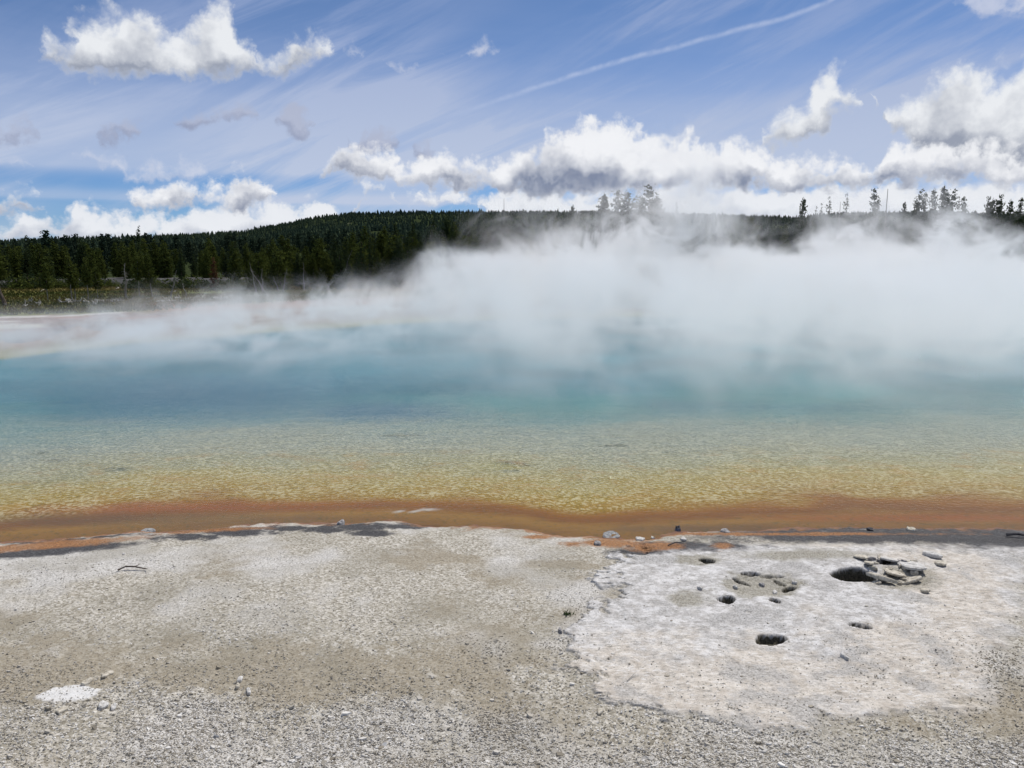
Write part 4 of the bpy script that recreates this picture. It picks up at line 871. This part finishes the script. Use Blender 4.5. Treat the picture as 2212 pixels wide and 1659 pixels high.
slab('stone', 638.5, 534, 8, .24, .12, M_SB, 'black rock pressed against the pale rimmed slab', 'stone', SH, seed=4, sharp=.15)
slab('stone', 634.5, 529.5, 7, .16, .07, M_SB, 'small black rock out in the water beyond the slabs', 'stone', SH, seed=5, sharp=.15)
slab('stone', 677.5, 530, 6, .16, .14, M_SB, 'small upright black rock at the brown waterline', 'stone', SH, seed=6)
slab('stone', 640, 539.5, 8, .14, .05, M_SW, 'small white stone on the shore below the black rock', 'stone', SH, seed=7)
slab('stone', 598, 544.5, 7, .14, .06, M_SG, 'small dark grey stone left of the orange patch', 'stone', SH, seed=8)
slab('stone', 683.5, 540, 6, .12, .05, M_SW, 'small white stone above the orange patch', 'stone', SH, seed=9)
slab('stone', 341, 524.5, 8, .20, .09, M_SG, 'lumpy grey stone at the tip of the black and white shore', 'stone', SH, seed=10)
slab('stone', 725, 531.8, 9, .16, .06, M_SG, 'grey stone at the left start of the dark wet shore', 'stone', SH, seed=11)
slab('stone', 870, 530.5, 7, .14, .06, M_SB, 'dark stone midway along the dark wet shore', 'stone', SH, seed=12)
slab('stone', 910, 530, 8, .16, .06, M_SC, 'tan stone right of the dark one on the wet shore', 'stone', SH, seed=13)
slab('stone', 653, 537, 4, .09, .05, M_SW, 'tiny white stone just below the pale rimmed slab', 'stone', SH, seed=14)
CS = 'broken slabs round the big pit'
slab('rock_shard', 879, 582, 38, .13, .075, M_SC, 'long tan crust slab tilted over the near edge of the big pit', 'rock', CS, (R(-14), R(6)), R(-34), 21, lift=.05, sharp=.12)
slab('rock_shard', 893, 575, 30, .32, .05, M_SC, 'tan slab lying in the rubble right of the big pit', 'rock', CS, (R(-12), R(8)), R(-38), 22, lift=.03)
slab('rock_shard', 915, 582, 26, .14, .05, M_SC, 'narrow tan slab rising to the right of the rubble', 'rock', CS, (R(-10), R(-12)), R(20), 23, lift=.03)
slab('rock_shard', 888, 560.5, 22, .30, .05, M_SW, 'white slab propped up with a dark gap beneath, behind the rubble', 'rock', CS, (R(-16), R(4)), R(-20), 24, lift=.05)
slab('rock_shard', 912, 568, 24, .40, .07, M_SW, 'wide pale grey slab right of the rubble', 'rock', CS, (R(-8), 0), R(8), 25, lift=.02)
slab('rock_shard', 940, 564.5, 14, .22, .06, M_SG, 'grey slab farthest right of the big pit', 'rock', CS, (R(-8), 0), 0, 26, lift=.01)
slab('rock_shard', 932, 556, 15, .30, .08, M_SW, 'small white block behind the grey slab at the right', 'rock', CS, (R(-6), R(5)), .3, 27, lift=.01)
slab('rock_shard', 861, 558.5, 16, .25, .04, M_SG, 'low grey slab behind the big pit', 'rock', CS, (R(-10), 0), .2, 28, lift=.02)
slab('rock_shard', 870, 565, 12, .2, .05, M_SG, 'small grey slab at the back lip of the big pit', 'rock', CS, (R(-14), 0), -.3, 29, lift=.02)
slab('rock_shard', 925, 592.5, 14, .14, .05, M_SC, 'small tan slab below the rubble on the right', 'rock', CS, (R(-12), R(-6)), .25, 30, lift=.02)
rb = random.Random(9)
for i in range(26):
    px = 868 + rb.random() * 52; py = 563 + rb.random() * 22
    slab('rubble_stone', px, py, 3 + rb.random() * 5, .06 + rb.random() * .10, .03 + rb.random() * .05, [M_SC, M_SC, M_SG][i % 3], 'small loose stone in the rubble right of the big pit', 'stone', 'rubble stones right of the big pit', (rb.uniform(-.3, .3), rb.uniform(-.3, .3)), rb.random() * 3, 40 + i, lift=.005)
for i, (px, py, wpx, lab, mt) in enumerate([(342, 678, 13, 'flat cream stone on the brown grit above the white plate', M_SC), (249, 692.5, 8, 'thin flat stone left of the cream one', M_SW), (86, 683.5, 12, 'flat tan stone just behind the white plate', M_SC), (114, 708, 8, 'small bright white stone right of the white plate', M_SW), (600, 712, 9, 'rounded tan stone near the bottom middle', M_SC), (104, 706, 16, 'thin pale flake propped on edge right of the white plate', M_SW), (240, 681, 10, 'pale flake with a shadowed edge on the brown grit', M_SW), (238,688,7,'small cream flake below the shadowed flake',M_SC), (62,711,14,'low pale slab in front of the white plate',M_SC), (700, 589, 8, 'small white flake lying left of the cracked hollow', M_SW), (735,588,7,'white flake at the rim of the cracked hollow',M_SW),(762, 586, 9, 'grey flake in the middle of the cracked hollow', M_SG), (775, 593, 10, 'pale flake in front of the cracked hollow', M_SW), (794,583,8,'small white flake right of the cracked hollow',M_SW), (845, 658, 7, 'pale flake below the narrow slit hole', M_SW), (560, 520 + 112, 5, 'small dark pebble left of the white crust', M_SG)]):
    if i == 0: px, py = 107, 675.5
    wpx *= .62
    slab('loose_stone', px, py, wpx, .07 + wpx * .006, .03 + .004 * (i % 4), mt, lab, 'stone', 'loose stones on the sinter', (rb.uniform(-.15, .1), rb.uniform(-.1, .1)), rb.uniform(-.4, .4), 90 + i, lift=.006)
# twigs
def twig(pts, rad, lab, mat=M_BARK):
    P_ = [Vector(seat(*p)) + Vector((0, 0, rad + .006 + h_)) for (*p, h_) in pts]; root = empty('twig', P_[0]); mb = MB()
    mb.tube([p - P_[0] for p in P_], [rad * (1 - .6 * i / len(P_)) for i in range(len(P_))], 6)
    for j in range(1, len(P_)): 
        q = P_[j] - P_[0]; mb.tube([q, q + Vector((.05, .05 * (-1) ** j, .02))], [rad * .5, rad * .15], 4)
    o = mb.build('twig', mat); bpy.data.objects.remove(root); o.location = P_[0]; return tag(o, lab, 'twig', 'twigs on the sinter')
twig([(118, 571.5, 0), (126, 569.5, .02), (135, 569.7, .02), (146, 570.5, 0)], .014, 'dark dry twig on the grit at the left below the shore')
twig([(1006, 536.5, 0), (1016, 537.2, .02), (1030, 538, 0)], .022, 'dark stick on the wet shore at the right edge', M_SB)
twig([(668, 546.5, 0), (675, 545, .02), (684, 543, 0)], .010, 'thin dark twig on the orange patch', M_SB)
twig([(627, 682, 0), (634, 676, .01)], .004, 'fine straw on the cream crust', M_BLEACH)
# little green plant
def tuft(px, py, s_, lab, n=26):
    x, y, z = seat(px, py); rn = random.Random(int(px)); V = []; Fc = []
    for i in range(n):
        a = rn.uniform(0, 6.28); L = s_ * rn.uniform(.5, 1); b0 = Vector((rn.gauss(0, .25), rn.gauss(0, .25), 0)) * s_; tip = b0 + Vector((math.cos(a) * L * .6, math.sin(a) * L * .6, L * .8)); w_ = Vector((-math.sin(a), math.cos(a), 0)) * s_ * .10
        n0 = len(V); V += [b0 - w_, b0 + w_, tip]; Fc.append((n0, n0 + 1, n0 + 2))
    m, t, out = material('plant_green'); b = t.n('ShaderNodeBsdfDiffuse', {'Color': t.mix(t.noise(t.n('ShaderNodeTexCoord').outputs['Object'], 12, 2), (.03, .05, .02), (.10, .14, .05))}); t.set(out.inputs['Surface'], b.outputs[0])
    o = mesh_obj('plant', V, np.array(Fc), m, loc=(x, y, z)); tag(o, lab, 'plant', None)
tuft(567, 615, .085, 'tiny green plant alone on the grey grit')

# ---------------------------------------------------------------- steam
m, t, out = material('steam')
pos = t.n('ShaderNodeNewGeometry').outputs['Position']; p3 = t.sep(pos)
wv = t.noise(pos, 0.16, 2, 0.5, out='Color')
wp = t.vm('ADD', pos, t.vm('MULTIPLY', t.vm('SUBTRACT', wv, (.5, .5, .5)), (3.5, 3.5, 2.2)))
lowf = t.noise(wp, 0.13, 2, 0.5); puff = t.noise(t.vm('MULTIPLY', wp, (1, .6, .85)), 0.34, 5, 0.62, 0.8)
# angle round the pool seen from the bank decides how strong the vent is: thin at the left, thick at the right
rx = t.m('DIVIDE', p3[0], p3[1])
hx = t.curve(t.sm(rx, -0.9, 0.9, 0, 1, 'LINEAR'), [(0, .11), (.155, .14), (.30, .165), (.38, .19), (.42, .20), (.445, .42), (.48, .62), (.52, .76), (.56, .80), (.60, .86), (.66, .74), (.70, .68), (.76, .78), (.80, .68), (.835, .46), (.87, .3), (1, .3)])
H_ = t.m('MULTIPLY', hx, 10.0)
H_ = t.m('MULTIPLY', H_, t.sm(lowf, .34, .66, .40, 1.60, 'LINEAR'))
rel = t.m('DIVIDE', p3[2], H_)
prof = t.sm(t.m('ADD', rel, t.m('MULTIPLY', t.m('SUBTRACT', puff, .5), 3.6)), 1.05, 0.55)
yf = t.m('MULTIPLY', t.curve(t.sm(rx, -0.9, 0.9, 0, 1, 'LINEAR'), [(0, .40), (.155, .46), (.33, .60), (.44, .80), (.55, .88), (1, .88)]), 100.0)
ym = t.m('MULTIPLY', t.sm(p3[1], 15.5, 22), t.sm(t.m('SUBTRACT', p3[1], yf), 0.0, -12.0))
band_ = t.sm(t.m('ABSOLUTE', t.m('SUBTRACT', p3[1], 60)), t.sm(p3[2], 1.2, 5.0, 48, 9), t.sm(p3[2], 1.2, 5.0, 40, 2))
ym = t.m('MULTIPLY', ym, band_)
thick = t.curve(t.sm(rx, -0.9, 0.9, 0, 1, 'LINEAR'), [(0, .7), (.155, .7), (.30, .62), (.42, .62), (.50, .95), (.62, 1.1), (.80, 1.1), (1, .8)])
near = t.curve(t.m('DIVIDE', p3[1], 100.0), [(0, .08), (.17, .13), (.22, .20), (.28, .32), (.35, .48), (.42, .64), (.50, .88), (.60, 1.0), (1, 1.0)])
near = t.m('MULTIPLY', near, t.sm(rx, -.5, .1, t.sm(p3[1], 30, 48, .30, 1.0), 1.0))
near = t.m('ADD', near, t.m('MULTIPLY', t.sm(rx, .15, .55), t.sm(p3[1], 18, 34, 0, .40)))
near = t.m('ADD', near, t.m('MULTIPLY', t.sm(rx, -.1, -.35), t.sm(p3[1], 22, 38, 0, 1.5)))
dens = t.m('MULTIPLY', t.m('MULTIPLY', prof, ym), t.m('MULTIPLY', thick, near))
dens = t.m('MULTIPLY', dens, t.sm(puff, .42, .60, 0.0, 2.2, 'LINEAR'))
dens = t.m('MULTIPLY', dens, t.sm(p3[2], 1.5, 5.0, 0.17, 0.30))
vol = t.n('ShaderNodeVolumeScatter', {'Color': (0.955, 0.95, 0.955), 'Density': dens, 'Anisotropy': 0.25})
t.set(out.inputs['Volume'], vol.outputs[0])
m.cycles.volume_step_rate = 0.6
SB = (-75, 75, 15.5, 88, 0.06, 12.5)
sv = [(x, y, z) for z in SB[4:] for y in SB[2:4] for x in SB[:2]]
so = mesh_obj('steam', sv, [(0, 2, 3, 1), (4, 5, 7, 6), (0, 1, 5, 4), (2, 6, 7, 3), (0, 4, 6, 2), (1, 3, 7, 5)], m)
tag(so, 'white steam drifting off the hot pool', 'steam', None, 'stuff')
